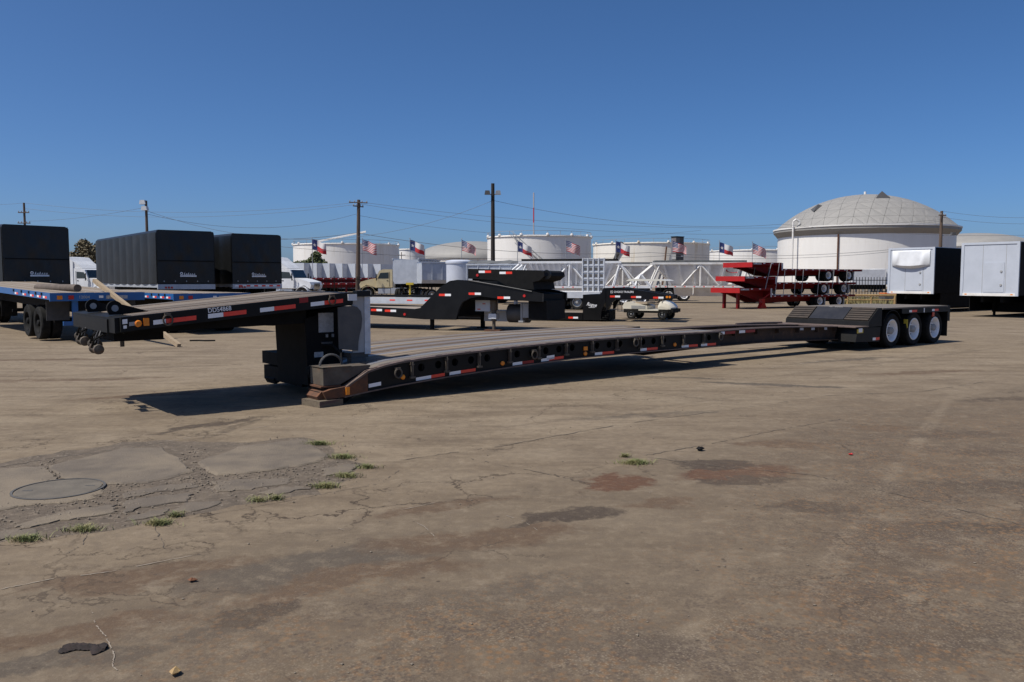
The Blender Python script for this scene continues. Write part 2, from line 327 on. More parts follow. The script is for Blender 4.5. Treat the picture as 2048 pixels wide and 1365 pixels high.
    col = mix(mul(agg, rng(med, .38, .60, .15, .85)), col, (.120,.090,.062))
    col = spots(28, .30, .55, col, (.085,.065,.052), .8, 2.2)
    col = spots(22, .25, .5, col, (.20,.115,.055), .7, 1.6)
    col = spots(46, .3, .6, col, (.075,.058,.045), .8, 1.1)
    col = spots(60, .2, .42, col, (.33,.28,.21), .35, 3.0)
    col = mix(rng(mott, .53, .66, 0, .42), col, (.088,.068,.049)); col = mix(rng(mott, .46, .34, 0, .34), col, (.29,.245,.185)); col = mix(rng(mot2, .56, .66, 0, .45), col, (.10,.077,.055))
    vd = n.nodes.new('ShaderNodeTexVoronoi'); vd.inputs['Scale'].default_value = 9; L.new(src, vd.inputs['Vector'])
    col = mix(mul(rng(vd.outputs['Distance'], .16, .09), rng(noise(2.5, 4).outputs['Fac'], .52, .60, 0, .85)), col, (.055,.042,.032))
    # fine speckle everywhere
    col = mix(rng(fine, .46, .70, 0, .42), col, (.115,.095,.078)); col = mix(rng(fine, .50, .30, 0, .26), col, (.29,.245,.185))
    col = mix(rng(grit, .58, .75, 0, .5), col, (.075,.062,.052)); col = mix(rng(grit, .42, .28, 0, .35), col, (.34,.29,.225))
    # hairline crack network in the tired areas
    vor = n.nodes.new('ShaderNodeTexVoronoi'); vor.feature = 'DISTANCE_TO_EDGE'; vor.inputs['Scale'].default_value = 1.25; L.new(ad.outputs[0], vor.inputs['Vector'])
    vo2 = n.nodes.new('ShaderNodeTexVoronoi'); vo2.feature = 'DISTANCE_TO_EDGE'; vo2.inputs['Scale'].default_value = .55; L.new(ad.outputs[0], vo2.inputs['Vector'])
    ck = [(G(330,1060),2.6,.8,.45,(0,0,0),1.0), (G(760,1000),1.8,.6,.5,(0,0,0),.9), (G(1120,960),1.4,.6,.3,(0,0,0),.8), (G(160,1180),1.6,.5,.3,(0,0,0),.7), (G(150,880),2.2,.6,.2,(0,0,0),.8)]
    for mk, _ in stain_nodes(n, L, src, ad.outputs[0], ck):
        col = mix(mul(mul(mk, rng(vor.outputs['Distance'], .018, .006)), rng(med, .40, .52)), col, (.062,.047,.034))
    col = mix(mul(rng(vo2.outputs['Distance'], .008, .003), rng(noise(.7, 4).outputs['Fac'], .50, .58, 0, .75)), col, (.07,.054,.04))
    col = mix(1.0, col, (1.0,.95,.89), 'MULTIPLY')
    L.new(col, p.inputs['Base Color'])
    b1 = n.nodes.new('ShaderNodeBump'); b1.inputs['Strength'].default_value = .35; b1.inputs['Distance'].default_value = .02; L.new(fine, b1.inputs['Height'])
    b2 = n.nodes.new('ShaderNodeBump'); b2.inputs['Strength'].default_value = .35; b2.inputs['Distance'].default_value = .006; L.new(grit, b2.inputs['Height']); L.new(b1.outputs[0], b2.inputs['Normal'])
    L.new(b2.outputs[0], p.inputs['Normal'])
    return m
M['ground'] = ground_mat()
M['slab'] = mat('grey_slab_concrete', (.150,.120,.088), (.108,.087,.066), .9, sc=2.6, bump=.8, bsc=60, c3=(.195,.155,.108), sc3=1.2, lo3=.44, hi3=.62)
M['dirt'] = mat('crumbled_dirt', (.138,.106,.074), (.085,.065,.046), .95, sc=9, bump=.9, bsc=45, c3=(.24,.195,.145), sc3=25, lo3=.55, hi3=.7)
M['crack'] = mat('crack_fill', (.085,.068,.052), (.13,.105,.08), .95, sc=12)
M['palejoint'] = mat('chalky_joint', (.30,.25,.195), (.24,.20,.155), .95, sc=12)
M['gravel'] = mat('gravel', (.22,.18,.135), (.13,.105,.08), .9, sc=30)

# ================================================================ SETTING
def grid_ground():
    m = MB()
    xs = [-2500,-600,-200,-80,-30,-12,-5,0,5,12,30,80,200,600,2500]; ys = [-300,-60,-20,-5,0,5,10,15,20,30,45,70,120,250,600,4000]
    vs = [(x, y, 0) for y in ys for x in xs]; nx = len(xs)
    fs = [(j*nx+i, j*nx+i+1, (j+1)*nx+i+1, (j+1)*nx+i) for j in range(len(ys)-1) for i in range(nx-1)]
    return m.add(vs, fs).build('ground', M['ground'])
ground = struct(grid_ground()); ground['label'] = 'worn stained concrete yard'

def ribbon(name, pxs, w, mt, z=.004, wob=.03, seg=16):
    w *= .55; wob = min(.02, w*(1.3 if mt is M['crack'] else .45))
    pts = [G(*q) for q in pxs]; line = []
    for a, b in zip(pts[:-1], pts[1:]):
        for i in range(seg): line.append(a.lerp(b, i/seg))
    line.append(pts[-1]); vs = []; fs = []
    n = len(line)
    for i, p in enumerate(line):
        d = (line[min(i+1, n-1)] - line[max(i-1, 0)]).normalized(); nn = Vector((-d.y, d.x, 0))
        ww = w*(.35+random.random()*.9); off = nn*random.uniform(-wob, wob)
        if i in (0, n-1): ww *= .2
        vs += [p+off+nn*ww*.5+Vector((0,0,z)), p+off-nn*ww*.5+Vector((0,0,z))]
    keep = True
    for i in range(n-1):
        if random.random() < .13: keep = not keep
        if keep or mt is M['crack'] and random.random() < .45: fs.append((2*i, 2*i+1, 2*i+3, 2*i+2))
    return MB().add(vs, fs).build(name, mt, ground)
for pxs, w, k in [
    ([(800,921),(1000,893),(1240,850),(1640,795)], .03, 'crack'), ([(1640,793),(1850,783),(2048,752)], .03, 'crack'),
    ([(1262,779),(1330,789),(1420,800)], .03, 'crack'), ([(1420,800),(1560,815)], .02, 'crack'),
    ([(940,918),(1100,950),(1180,968)], .025, 'crack'),
    ([(1290,915),(1450,935),(1620,950),(1720,972),(1860,1005),(2048,1052)], .022, 'crack'), ([(1290,912),(1400,892),(1560,860),(1690,838)], .025, 'crack'),
    ([(1690,850),(1860,852)], .02, 'crack'),
    ([(185,1225),(190,1250),(212,1275),(228,1310),(225,1335),(260,1365)], .012, 'palejoint'),
    ([(0,1180),(100,1160),(220,1145),(420,1105),(620,1060),(900,1000)], .020, 'palejoint'), ([(140,980),(230,1000),(300,985)], .02, 'crack'),
    ([(390,870),(440,858),(560,830)], .02, 'crack'), ([(0,1060),(130,1040),(300,1035),(330,1100)], .014, 'crack'), ([(130,1110),(165,1090),(190,1045)], .012, 'crack'),
    ([(610,1030),(650,1050),(690,1062)], .012, 'palejoint'), ([(640,990),(760,968),(800,940)], .014, 'crack'), ([(330,1045),(480,1020),(640,990)], .012, 'crack'),
    ([(1000,1028),(1050,1045),(1075,1062)], .012, 'palejoint'), ([(800,1030),(850,1055),(870,1075)], .012, 'palejoint'), ([(1530,738),(1650,722)], .04, 'palejoint'),
    ([(0,935),(100,918),(250,898),(330,885)], .05, 'crack'), ([(330,884),(470,862),(560,850)], .02, 'palejoint'), ([(1800,716),(1860,700)], .03, 'palejoint')]:
    ribbon('crack' if k == 'crack' else 'joint', pxs, w, M[k])

def blob(name, zs, h, mt, parent, base=0, jit=.028):
    pts = [G(x/2.56, 840+y/2.56) for x, y in zs]; line = []
    n = len(pts)
    for i in range(n):
        a, b = pts[i], pts[(i+1) % n]
        for k in range(5): line.append(a.lerp(b, k/5) + Vector((random.uniform(-jit, jit), random.uniform(-jit, jit), 0)))
    c = sum(line, Vector())/len(line); n = len(line)
    h *= .38; top = [p.lerp(c, .045+random.uniform(-.02,.02)) + Vector((0,0,base+h)) for p in line]; bot = [p + Vector((0,0,base)) for p in line]
    vs = bot+top; fs = [list(range(n, 2*n))] + [(i, (i+1) % n, (i+1) % n+n, i+n) for i in range(n)]
    return MB().add(vs, fs).build(name, mt, parent)
# broken-up strip round the manhole: dirt bed and loose slabs
bed = blob('dirt_bed', [(-150,250),(250,170),(640,120),(860,105),(1220,120),(1570,85),(1720,170),(1860,230),(1800,290),(1620,385),(1200,440),(640,560),(250,600),(-150,640)], .004, M['dirt'], ground, jit=.06)
SL = [([(245,240),(640,145),(830,145),(960,240),(990,270),(760,325),(520,335),(300,300)], .028),
      ([(1000,225),(1090,190),(1220,140),(1560,100),(1600,130),(1690,185),(1640,220),(1450,255),(1120,290),(1060,265)], .03),
      ([(-150,260),(200,240),(235,262),(290,310),(500,338),(530,375),(470,408),(300,432),(150,440),(-150,500)], .022),
      ([(80,540),(350,470),(570,435),(605,455),(590,482),(350,515),(100,560)], .02),
      ([(615,445),(625,418),(970,378),(985,400),(950,422),(700,455),(635,490)], .022),
      ([(1650,255),(1800,228),(1840,240),(1800,268),(1660,292)], .018), ([(1310,382),(1400,352),(1560,345),(1600,356),(1400,384)], .016),
      ([(880,470),(960,425),(1120,425),(1100,450),(960,480)], .014), ([(640,500),(860,455),(850,490),(660,520)], .014), ([(1090,320),(1300,305),(1500,300),(1480,330),(1280,360),(1120,370)], .014),
      ([(620,380),(800,345),(1000,325),(1010,345),(830,372),(640,402)], .012), ([(-100,590),(60,570),(200,560),(180,600),(-60,625)], .014)]
for zs, h in SL: blob('slab', zs, h, M['slab'], ground, .004)
# loose gravel in the broken strip
m = MB()
def stone(m, p, r):
    k = [random.uniform(.6, 1.1) for _ in range(6)]
    m.add([(p.x+r*k[0], p.y, p.z+r*.3), (p.x-r*k[1], p.y, p.z+r*.3), (p.x, p.y+r*k[2], p.z+r*.3), (p.x, p.y-r*k[3], p.z+r*.3), (p.x+r*.1, p.y, p.z+r*k[4]*.9), (p.x, p.y, p.z-r*.2)],
          [(0,2,4),(2,1,4),(1,3,4),(3,0,4),(2,0,5),(1,2,5),(3,1,5),(0,3,5)])
for _ in range(1700):
    u = random.random(); x = -60+u*780; y = 1030-u*115+random.gauss(0, 26)
    if random.random() < .35: x, y = random.choice([(random.uniform(360,420), random.uniform(895,975)), (random.uniform(150,280), random.uniform(970,1030)), (random.uniform(400,700), random.uniform(935,975)), (random.uniform(80,120), random.uniform(920,975))])
    stone(m, G(x, y)+Vector((0,0,.006)), random.choice([.005,.006,.008,.010,.016]))
for _ in range(900):
    p = Vector((random.uniform(-6, 9), random.uniform(3.2, 16), .001)); stone(m, p, random.choice([.005,.006,.008,.012]))
o = m.build('gravel', M['gravel'], ground); o['kind'] = 'stuff'

# ---- manhole cover
mc = G(118, 981); R0 = .335
t = thing('manhole_cover', 'round iron manhole cover set in the broken concrete', 'manhole cover', (mc.x, mc.y, .0126))
MB().lathe([(R0+.032,.0),(R0+.032,.006),(R0+.012,.007),(R0+.012,.0)], 48).build('frame_ring', M['iron'], t)
m = MB().lathe([(R0,0),(R0,.004),(R0-.01,.0055)], 48); m.cap(R0-.01, .0055, 48); m.build('lid', mat('manhole_lid', (.15,.127,.097), (.105,.09,.07), .85, sc=5, bump=.4, bsc=50), t)
for a in (.4, 3.5): m = MB().box(-.04,.04,-.012,.012,.004,.007); o = m.build('pick_slot', M['iron'], t, loc=(.24*math.cos(a), .24*math.sin(a), 0))

# ---- grass tufts
def tuft(px, py, w, n, label, h=.09):
    c = G(px, py); m = MB()
    for _ in range(n*4):
        a = random.uniform(0, 6.28); rr = abs(random.gauss(0, w*.5)); p = c+Vector((rr*math.cos(a), rr*.5*math.sin(a), .004))
        hh = h*.6*random.uniform(.25, 1.0); l = Vector((random.uniform(-1.3,1.3), random.uniform(-1.3,1.3), 0))*hh; s = Vector((random.uniform(-1,1), random.uniform(-1,1), 0)).normalized()*.0028
        q = p+l*.5+Vector((0,0,hh*.6)); e = p+l*1.3+Vector((0,0,hh*.85))
        m.add([p-s, p+s, q+s*.8, q-s*.8, e], [(0,1,2,3),(3,2,4)])
    tag(m.build('grass_tuft', M['grass']), label, 'grass', 'grass tufts in the concrete cracks')
for a in [(638,890,.16,120,'green grass tuft at the far corner of the big grey slab'), (685,917,.15,130,'dark green grass tuft beside the small grey slab'), (692,955,.16,90,'low yellow-green grass strip along the slab edge'),
          (735,937,.14,60,'thin yellowish grass strand ending the broken strip'), (650,976,.15,110,'dry yellow grass clump below the grey slab'), (318,1050,.13,90,'straw-coloured grass clump in the rubble strip'),
          (52,1082,.14,90,'bright green weed in the cracked rubble left of the dry clumps'), (168,1062,.15,90,'flat dry brown grass clump below the manhole cover'), (1270,928,.17,170,'lone green grass tuft in the open concrete joint'),
          (1250,915,.06,30,'tiny sprig of grass behind the lone tuft'), (352,1034,.08,35,'small sprig beside the straw-coloured clump'), (552,1000,.08,40,'small sprig growing by the thin pale slab'), (515,1004,.10,40,'sparse weed between two rubble slabs')]:
    tuft(*a)

# ---- litter on the yard
c = G(170, 1298)
m = MB(); nx, ny = 26, 9; vs = []; fs = []
for i in range(nx+1):
    for j in range(ny+1):
        u_, v_ = i/nx, j/ny; w_ = .022+.03*abs(math.sin(u_*5.2+.6))+.012*math.sin(u_*17)
        x_ = -.11+.22*u_; y_ = (v_-.5)*2*w_+.012*math.sin(u_*6.0-1.0)+.006*math.sin(v_*9+u_*20)
        vs.append((x_, y_, .004+.016*abs(math.sin(v_*6+u_*7))*(1-abs(2*v_-1))+.005*math.sin(u_*31+v_*11)**2))
for i in range(nx):
    for j in range(ny): a = i*(ny+1)+j; fs.append((a,a+ny+1,a+ny+2,a+1))
m.add(vs, fs); tag(m.build('rag', mat('oily_rag', (.012,.010,.009), (.035,.022,.018), .9, sc=18, bump=.5, bsc=60), None, True, (c.x, c.y, 0)), 'crumpled black rag lying on the concrete', 'rag')
def clod(px, py, r, mt, label, cat='stone'):
    m = MB(); c = G(px, py); n = 9
    for k in range(3): stone(m, Vector((random.uniform(-r,r)*.4, random.uniform(-r,r)*.4, r*.25)), r)
    tag(m.build('stone' if cat == 'stone' else cat.replace(' ', '_'), mt, None, loc=(c.x, c.y, 0)), label, cat)
clod(1400,902,.045,M['blackm'],'black lump lying beyond the lone grass tuft','lump'); clod(351,1350,.035,M['tan'],'yellowish stone at the bottom edge of the yard')
clod(1702,911,.025,M['redb'],'small red plastic cap on the concrete','bottle cap'); clod(385,1164,.025,M['rust'],'dark rusty chip on the bare concrete','chip')

# ================================================================ wheels (shared meshes)
WC = {}
def wheel(parent, x, y, z, r, w, rim='whiterim', out=-1, n=36, rimr=.62, rot=0):
    k = (r, w, rim, n, rimr)
    if k not in WC:
        rr = r*rimr; h = w/2
        T = MB().lathe([(rr,-h+.02),(rr+.03*r/.46,-h),(r*.93,-h),(r,-h+.035),(r,h-.035),(r*.93,h),(rr+.03*r/.46,h),(rr,h-.02)], n, 'y').mesh('tyre', M['rubber'], True)
        m = MB().lathe([(rr+.008,-h+.012),(rr-.012,-h+.004),(rr-.035*r/.46,-h+.03),(rr-.06*r/.46,-h+.17*w/.25),(rr*.62,-h+.18*w/.25),(rr*.52,-h+.15*w/.25)], n, 'y'); m.cap(rr*.52, -h+.15*w/.25, n, 'y')
        if rim == 'whiterim':
            m.mi = 1
            for q in range(8): m.cap(rr*.085, -h+.172*w/.25, 10, 'y', (rr*.74*math.cos(q*.785),0,rr*.74*math.sin(q*.785)))
            for q in range(10): m.cap(rr*.03, -h+.148*w/.25, 6, 'y', (rr*.46*math.cos(q*.628),0,rr*.46*math.sin(q*.628)))
        Rm = m.mesh('rim', [M[rim], M['blackm']], True)
        m = MB().lathe([(rr*.34,-h+.16*w/.25),(rr*.32,-h+.02),(rr*.2,-h-.01)], 16, 'y'); m.cap(rr*.2, -h-.01, 16, 'y'); Hb = m.mesh('hub', M['grey' if rim != 'blackm' else 'blackm'], True)
        WC[k] = (T, Rm, Hb)
    T, Rm, Hb = WC[k]
    t = link('tyre', T, parent, (x, y, z), (0 if out < 0 else math.pi)+rot)
    link('rim', Rm, t); link('hub', Hb, t); return t
def duals(parent, x, z, r, w, y0, y1, rim='whiterim', n=32, rimr=.62):
    wheel(parent, x, y0+w/2, z, r, w, rim, -1, n, rimr); wheel(parent, x, y0+w*1.6+.02, z, r, w, rim, 1, n, rimr)
    wheel(parent, x, y1-w/2, z, r, w, rim, 1, n, rimr); wheel(parent, x, y1-w*1.6-.02, z, r, w, rim, -1, n, rimr)
    MB().tube((x, y0+w*.4, z), (x, y1-w*.4, z), .06).build('axle', M['blackm'], parent)

# ================================================================ MAIN STRETCH LOWBOY
D = (.7789, .6271); U0 = 5.4; V0 = 10.893
def PW(u, v, z=0): return Vector((u*D[0]-(V0+v)*D[1], u*D[1]+(V0+v)*D[0], z))
T = thing('lowboy_trailer', 'long black stretch lowboy trailer with sagging plank deck and white wheel rims', 'trailer', PW(U0, 0), ang(D))
lp = lambda tab, u: next((a[1]+(b[1]-a[1])*(u-a[0])/(b[0]-a[0]) for a, b in zip(tab[:-1], tab[1:]) if u <= b[0]), tab[-1][1])
ZT = [(5.55,.20),(5.64,.25),(6.02,.47),(6.3,.535),(6.58,.575),(7.5,.64),(8.8,.69),(10.23,.73),(12.5,.745),(14.45,.735)]
ZB = [(5.55,.09),(5.64,.10),(6.02,.145),(6.58,.20),(7.5,.265),(8.8,.335),(10.23,.395),(12.5,.415),(14.45,.41)]
US = [5.64,5.8,6.02,6.3,6.58,7.0,7.5,8.1,8.8,9.5,10.23,11,11.8,12.5,13.2,13.9,14.45]
def strip(us, v0, v1, zf, th, m=None, zoff=0):
    m = m or MB(); vs = []; n = len(us)
    for u in us:
        z = zf(u)+zoff; x = u-U0; vs += [(x,v0,z-th),(x,v1,z-th),(x,v1,z),(x,v0,z)]
    fs = [(0,1,2,3), (4*n-4,4*n-1,4*n-2,4*n-3)]
    for i in range(n-1):
        a = 4*i; b = a+4
        for k in range(4): fs.append((a+k, b+k, b+(k+1) % 4, a+(k+1) % 4))
    return m.add(vs, fs)
zt = lambda u: lp(ZT, u); zb = lambda u: lp(ZB, u)
WW = 2.95                                             # width of the well deck
HOLES = [6.98,7.30,7.62,7.94,8.27,8.91,9.24,9.56,9.87,10.19,10.82,11.13,11.43,12.07,12.37,12.68,14.10]
def web(y0, y1, holes, r=.062):
    m = MB(); cuts = [5.64]; cells = []
    for h in holes: cells.append((h-.085, h+.085, h))
    u = 5.64; segs = []
    for a, b, h in cells:
        k = [q for q in US if u+.02 < q < a-.02]
        for q in k: segs.append((u, q, None)); u = q
        segs.append((u, a, None)); segs.append((a, b, h)); u = b
    for q in [q for q in US if u+.02 < q]: segs.append((u, q, None)); u = q
    for a, b, h in segs:
        P = [(a-U0, zb(a)+.02), (b-U0, zb(b)+.02), (b-U0, zt(b)-.03), (a-U0, zt(a)-.03)]
        if h is None: m.prism(P, y0, y1); continue
        cx = h-U0; cz = (zb(h)+zt(h))/2+.04; n = 16
        def sq(i):
            t_ = 2*math.pi*i/n+math.pi/4*5; c_, s_ = math.cos(t_), math.sin(t_); k = 1/max(abs(c_), abs(s_)); xx, ww = c_*k, s_*k
            u_ = (xx+1)/2; w_ = (ww+1)/2
            return (P[0][0]+(P[1][0]-P[0][0])*u_, (P[0][1]*(1-u_)+P[1][1]*u_)*(1-w_)+(P[3][1]*(1-u_)+P[2][1]*u_)*w_, t_)
        for i in range(n):
            A, Bq = sq(i), sq((i+1) % n)
            ca = (cx+r*math.cos(A[2]), cz+r*math.sin(A[2])); cb = (cx+r*math.cos(Bq[2]), cz+r*math.sin(Bq[2]))
            m.hexa([(A[0],y0,A[1]),(Bq[0],y0,Bq[1]),(cb[0],y0,cb[1]),(ca[0],y0,ca[1]),(A[0],y1,A[1]),(Bq[0],y1,Bq[1]),(cb[0],y1,cb[1]),(ca[0],y1,ca[1])])
    return m
sb = web(.035, .05, HOLES).build('side_beam', M['black'], T)
strip(US, .0, .13, zb, .018, None, .02).build('bottom_flange', M['edge'], sb)
# slotted top flange: outer strip, inner strip and bridges
m = strip(US, -.005, .02, zt, .03); strip(US, .065, .12, zt, .03, m)
u = 5.64
k = 0
while u < 14.4:
    e = min(u+.45, 14.45); strip([u, (u+e)/2, e], .02, .065, zt, .03, m); u = e+.13; k += 1
m.build('top_flange', M['edge'], sb)
strip(US, .14, .15, lambda u: zt(u)-.06, .22).build('hole_blocker', M['blackm'], T)  # added dark plate, stops light showing through the web holes
web(WW-.05, WW-.035, HOLES).build('side_beam', M['black'], T)
strip(US, WW-.12, WW+.005, zt, .03).build('top_flange', M['edge'], T)
strip(US, WW-.13, WW, zb, .018, None, .02).build('bottom_flange', M['edge'], T)
nP = 15; pw = (WW-.24)/nP
for i in range(nP):
    y0 = .12+i*pw; steel = i in (1, 5, 8, 11)
    us = [5.95 if i < 2 else 6.05]+[q for q in US if q > 6.2]
    us = us[:-1]+[14.45 - (.55 if 3 < i < 12 else 0)]
    strip(us, y0+.004, y0+pw-.004, zt, .045, None, (.003 if steel else .006)-(.004 if i % 3 == 0 else 0)).build('plank' if not steel else 'deck_strip', M['decksteel'] if steel else M[random.choice(['wood','woodg','wood','woodd'])], T)
for u in [6.4+.65*i for i in range(13)]:
    MB().box(u-U0-.04, u-U0+.04, .055, WW-.055, zb(u)+.12, zt(u)-.05).build('cross_member', M['blackm'], T)
for u in [6.8+.6455*i for i in range(12)]:
    x = u-U0; m = MB().box(x-.02, x+.02, .0, .036, zb(u)+.10, zt(u)-.032); m.tube((x, -.012, zb(u)+.13), (x, -.012, zt(u)-.035), .011, 6)
    m.box(x-.045, x+.045, -.02, .036, zb(u)+.085, zb(u)+.115); m.box(x-.03, x+.03, -.012, .036, zt(u)-.085, zt(u)-.065)
    m.build('stake_pocket', M['oldsteel'], T)
def ring(u, z, y=-.03, r=.06, th=.014, par=None, gap=0):
    m = MB(); pts = [(u-U0+r*math.sin(a), y, z+r*1.15*math.cos(a)) for a in [R(20+gap+(320-gap)*i/16) for i in range(17)]]
    m.path(pts, th); m.box(u-U0-.04, u-U0+.04, y-.005, y+.06, z+r*.9, z+r*1.45); return m.build('tie_ring', M['oldsteel'], par or T)
for u, z in [(6.53,.40),(9.25,.53),(11.8,.62),(14.42,.62)]: ring(u, z)
def lens(u, y, z, r, mt, par=None, sq=None):
    m = MB()
    if sq: m.box(u-U0-sq[0], u-U0+sq[0], y-.02, y, z-sq[1], z+sq[1])
    else:
        m.lathe([(r,0),(r,-.015),(r*.7,-.028)], 16, 'y', (u-U0, y, z)); m.cap(r*.7, -.028, 16, 'y', (u-U0, y, z))
    return m.build('marker_light', mt, par or T, True)
for u, z in [(6.64,.33),(8.59,.42),(10.51,.475),(13.0,.52)]: lens(u, .034, z, .04, M['amber'])
lens(10.51, .034, .57, 0, M['amber'], None, (.045,.035)); lens(5.68, -.001, .20, 0, M['amber'], None, (.03,.055))
def tape(u0, u1, z0, z1, mt, y=.031, h=.05, par=None):
    P = [(u0-U0, y, z0-h/2), (u1-U0, y, z1-h/2), (u1-U0, y, z1+h/2), (u0-U0, y, z0+h/2)]
    return MB().hexa(P[:2]+[(P[1][0], y+.003, P[1][2]), (P[0][0], y+.003, P[0][2])]+[P[3], P[2], (P[2][0], y+.003, P[2][2]), (P[3][0], y+.003, P[3][2])]).build('reflective_tape', M[mt], par or T)
for a, b, c in [(6.88,7.16,7.42),(7.51,7.73,8.03),(8.81,9.02,9.28),(9.45,9.63,9.98),(10.76,10.95,11.26),(11.99,12.17,12.49),(13.22,13.44,13.73),(13.84,14.04,14.33)]:
    f = lambda u: zb(u)+.055
    tape(a, b, f(a), f(b), 'tapew'); tape(b+.002, c, f(b), f(c), 'tapedr' if a == 8.81 else 'taper')
tape(9.58, 9.76, .45, .46, 'tapew', h=.07); tape(6.05, 6.26, .24, .26, 'tapew', h=.055)
# rusty front coupling arms, hose tray and timber blocks
def arm(y0, y1, mt, nm='coupling_arm'):
    m = MB(); m.prism([(-.05,.10),(.30,.115),(.62,.16),(.62,.44),(.30,.27),(.02,.24),(-.10,.21)], y0, y1)
    m.prism([(-.10,.21),(-.17,.14),(-.13,.06),(-.05,.10)], y0+.06, y1-.06); return m.build(nm, mt, T)
a = arm(.003, .50, M['rust']); B('arm_lip', M['rust'], a, (-.10,.22,.08,.46,.262,.285)); B('arm_slot', M['blackm'], a, (-.115,-.05,.1,.42,.19,.205))
m = MB(); m.prism([(-.05,.29),(.22,.29),(.72,.52),(.72,.545),(.05,.545),(-.05,.53)], .10, .52); tr = m.build('step_box', M['oldsteel'], T)
B('box_lid', M['oldsteel'], tr, (-.06,.40,.09,.53,.546,.556))
m = MB(); pts = [(.2+.18*math.cos(a_), .35, .545+.17*math.sin(a_)) for a_ in [math.pi*i/12 for i in range(13)]]; m.path(pts, .018); m.build('hose', M['darkgrey'], T, True)
m = MB().path([(.40,.40,.56),(.44,.5,.72),(.42,.75,.82),(.3,1.0,.80)], .02); m.build('hose', M['blackm'], T)
arm(WW-.55, WW-.05, M['blackm']).location = (.36,0,0)
m = MB().box(.22,.5,1.4,WW-.02,.12,.36); m.box(.20,.45,1.6,WW+.0,.39,.60); m.build('pump_box', M['blackm'], T)
# --- stretch beams
for v0, v1 in ((.48,.93),(1.62,2.07)):
    zs = [(12.6,.64),(14.4,.69),(17,.70),(20.7,.60)]; f = lambda u: lp(zs, u)
    us = [12.6,13.5,14.4,15.4,16.4,17.5,18.5,19.6,20.75]; vm = (v0+v1)/2
    o = strip(us, v0, v1, f, .025).build('stretch_beam', M['rustbrown'], T)
    strip(us, vm-.11, vm-.09, f, .30, None, -.025).build('beam_web', M['rustbrown'], o); strip(us, vm+.09, vm+.11, f, .30, None, -.025).build('beam_web', M['rustbrown'], o)
    strip(us, v0+.02, v1-.02, f, .025, None, -.325).build('beam_flange', M['rustbrown'], o)
    for u in [14.8+.85*i for i in range(7)]: B('gusset', M['rustbrown'], o, (u-U0-.01,u-U0+.01,v0+.02,vm-.11,f(u)-.14,f(u)-.027))
f = lambda u: lp([(12.6,.64),(14.4,.69),(17,.70),(20.7,.60)], u)-.05
for a, b, mt in [(15.0,15.22,'tapew'),(15.24,15.6,'tapedr'),(15.75,15.97,'tapew'),(15.99,16.35,'tapedr'),(18.2,18.35,'labelg'),(18.7,18.85,'labelg'),(19.3,19.42,'labelg')]:
    strip([a, b], .475, .479, f, .06, None, .03).build('reflective_tape' if mt != 'labelg' else 'lug', M[mt], T)
# --- rear bogie
BW = 2.47
m = MB(); m.prism([(20.0-U0,.24),(21.2-U0,.20),(21.25-U0,.58),(20.1-U0,.60)], .02, BW-.02); m.build('bogie_front_frame', M['black'], T)
B('front_lip', M['edge'], T, (19.95-U0,20.62-U0,.0,BW,.602,.625))
rp = MB().prism([(20.62-U0,.60),(20.64-U0,.74),(21.12-U0,1.08),(21.3-U0,1.08),(21.3-U0,.60)], .02, BW-.02).build('ramp', M['black'], T)
B('ramp_plate', mat('blue_black_plate', (.022,.024,.032), (.035,.036,.042), .35, sc=3), rp)
m = MB(); m.hexa([(20.66-U0,.75,.762),(20.66-U0,1.75,.762),(21.10-U0,1.75,1.074),(21.10-U0,.75,1.074),(20.655-U0,.75,.775),(20.655-U0,1.75,.775),(21.095-U0,1.75,1.087),(21.095-U0,.75,1.087)]); m.build('ramp_plate', mat('blue_black_plate', (.016,.017,.023), (.03,.03,.034), .45, sc=3, spec=.3), rp)
bpy.data.objects.remove([c for c in rp.children if len(c.data.vertices) == 0][0])
for y0, y1 in ((.05,.72),(1.78,BW-.05)):
    for i in range(6):
        s = i/6; x = 20.66+.46*s; z = .755+.325*s; MB().hexa([(x-U0,y0,z),(x-U0,y1,z),(x+.055-U0,y1,z+.039),(x+.055-U0,y0,z+.039),(x-.018-U0,y0,z+.025),(x-.018-U0,y1,z+.025),(x+.037-U0,y1,z+.064),(x+.037-U0,y0,z+.064)]).build('tread_slat', M['treads'], rp)
B('chalk_mark', M['label'], rp, (21.06-U0,21.13-U0,1.0,1.22,1.0815,1.084), (21.08-U0,21.12-U0,1.3,1.4,1.0815,1.084))
B('bogie_deck', M['woodg'], T, (21.3-U0,25.1-U0,.0,BW,1.04,1.075))
B('bogie_rail', M['black'], T, (22.35-U0,25.1-U0,.0,.05,.90,1.04)); B('bogie_rail', M['black'], T, (22.35-U0,25.1-U0,BW-.05,BW,.90,1.04))
B('main_rail', M['blackm'], T, (21.25-U0,25.1-U0,.72,.86,.55,1.0), (21.25-U0,25.1-U0,1.6,1.74,.55,1.0))
B('tail_beam', M['black'], T, (25.1-U0,25.25-U0,0,BW,.62,1.07))
for k, u in enumerate((21.85,23.09,24.33)): duals(T, u-U0, .46, .46, .25, .0, BW, 'whiterim', 40, .645)
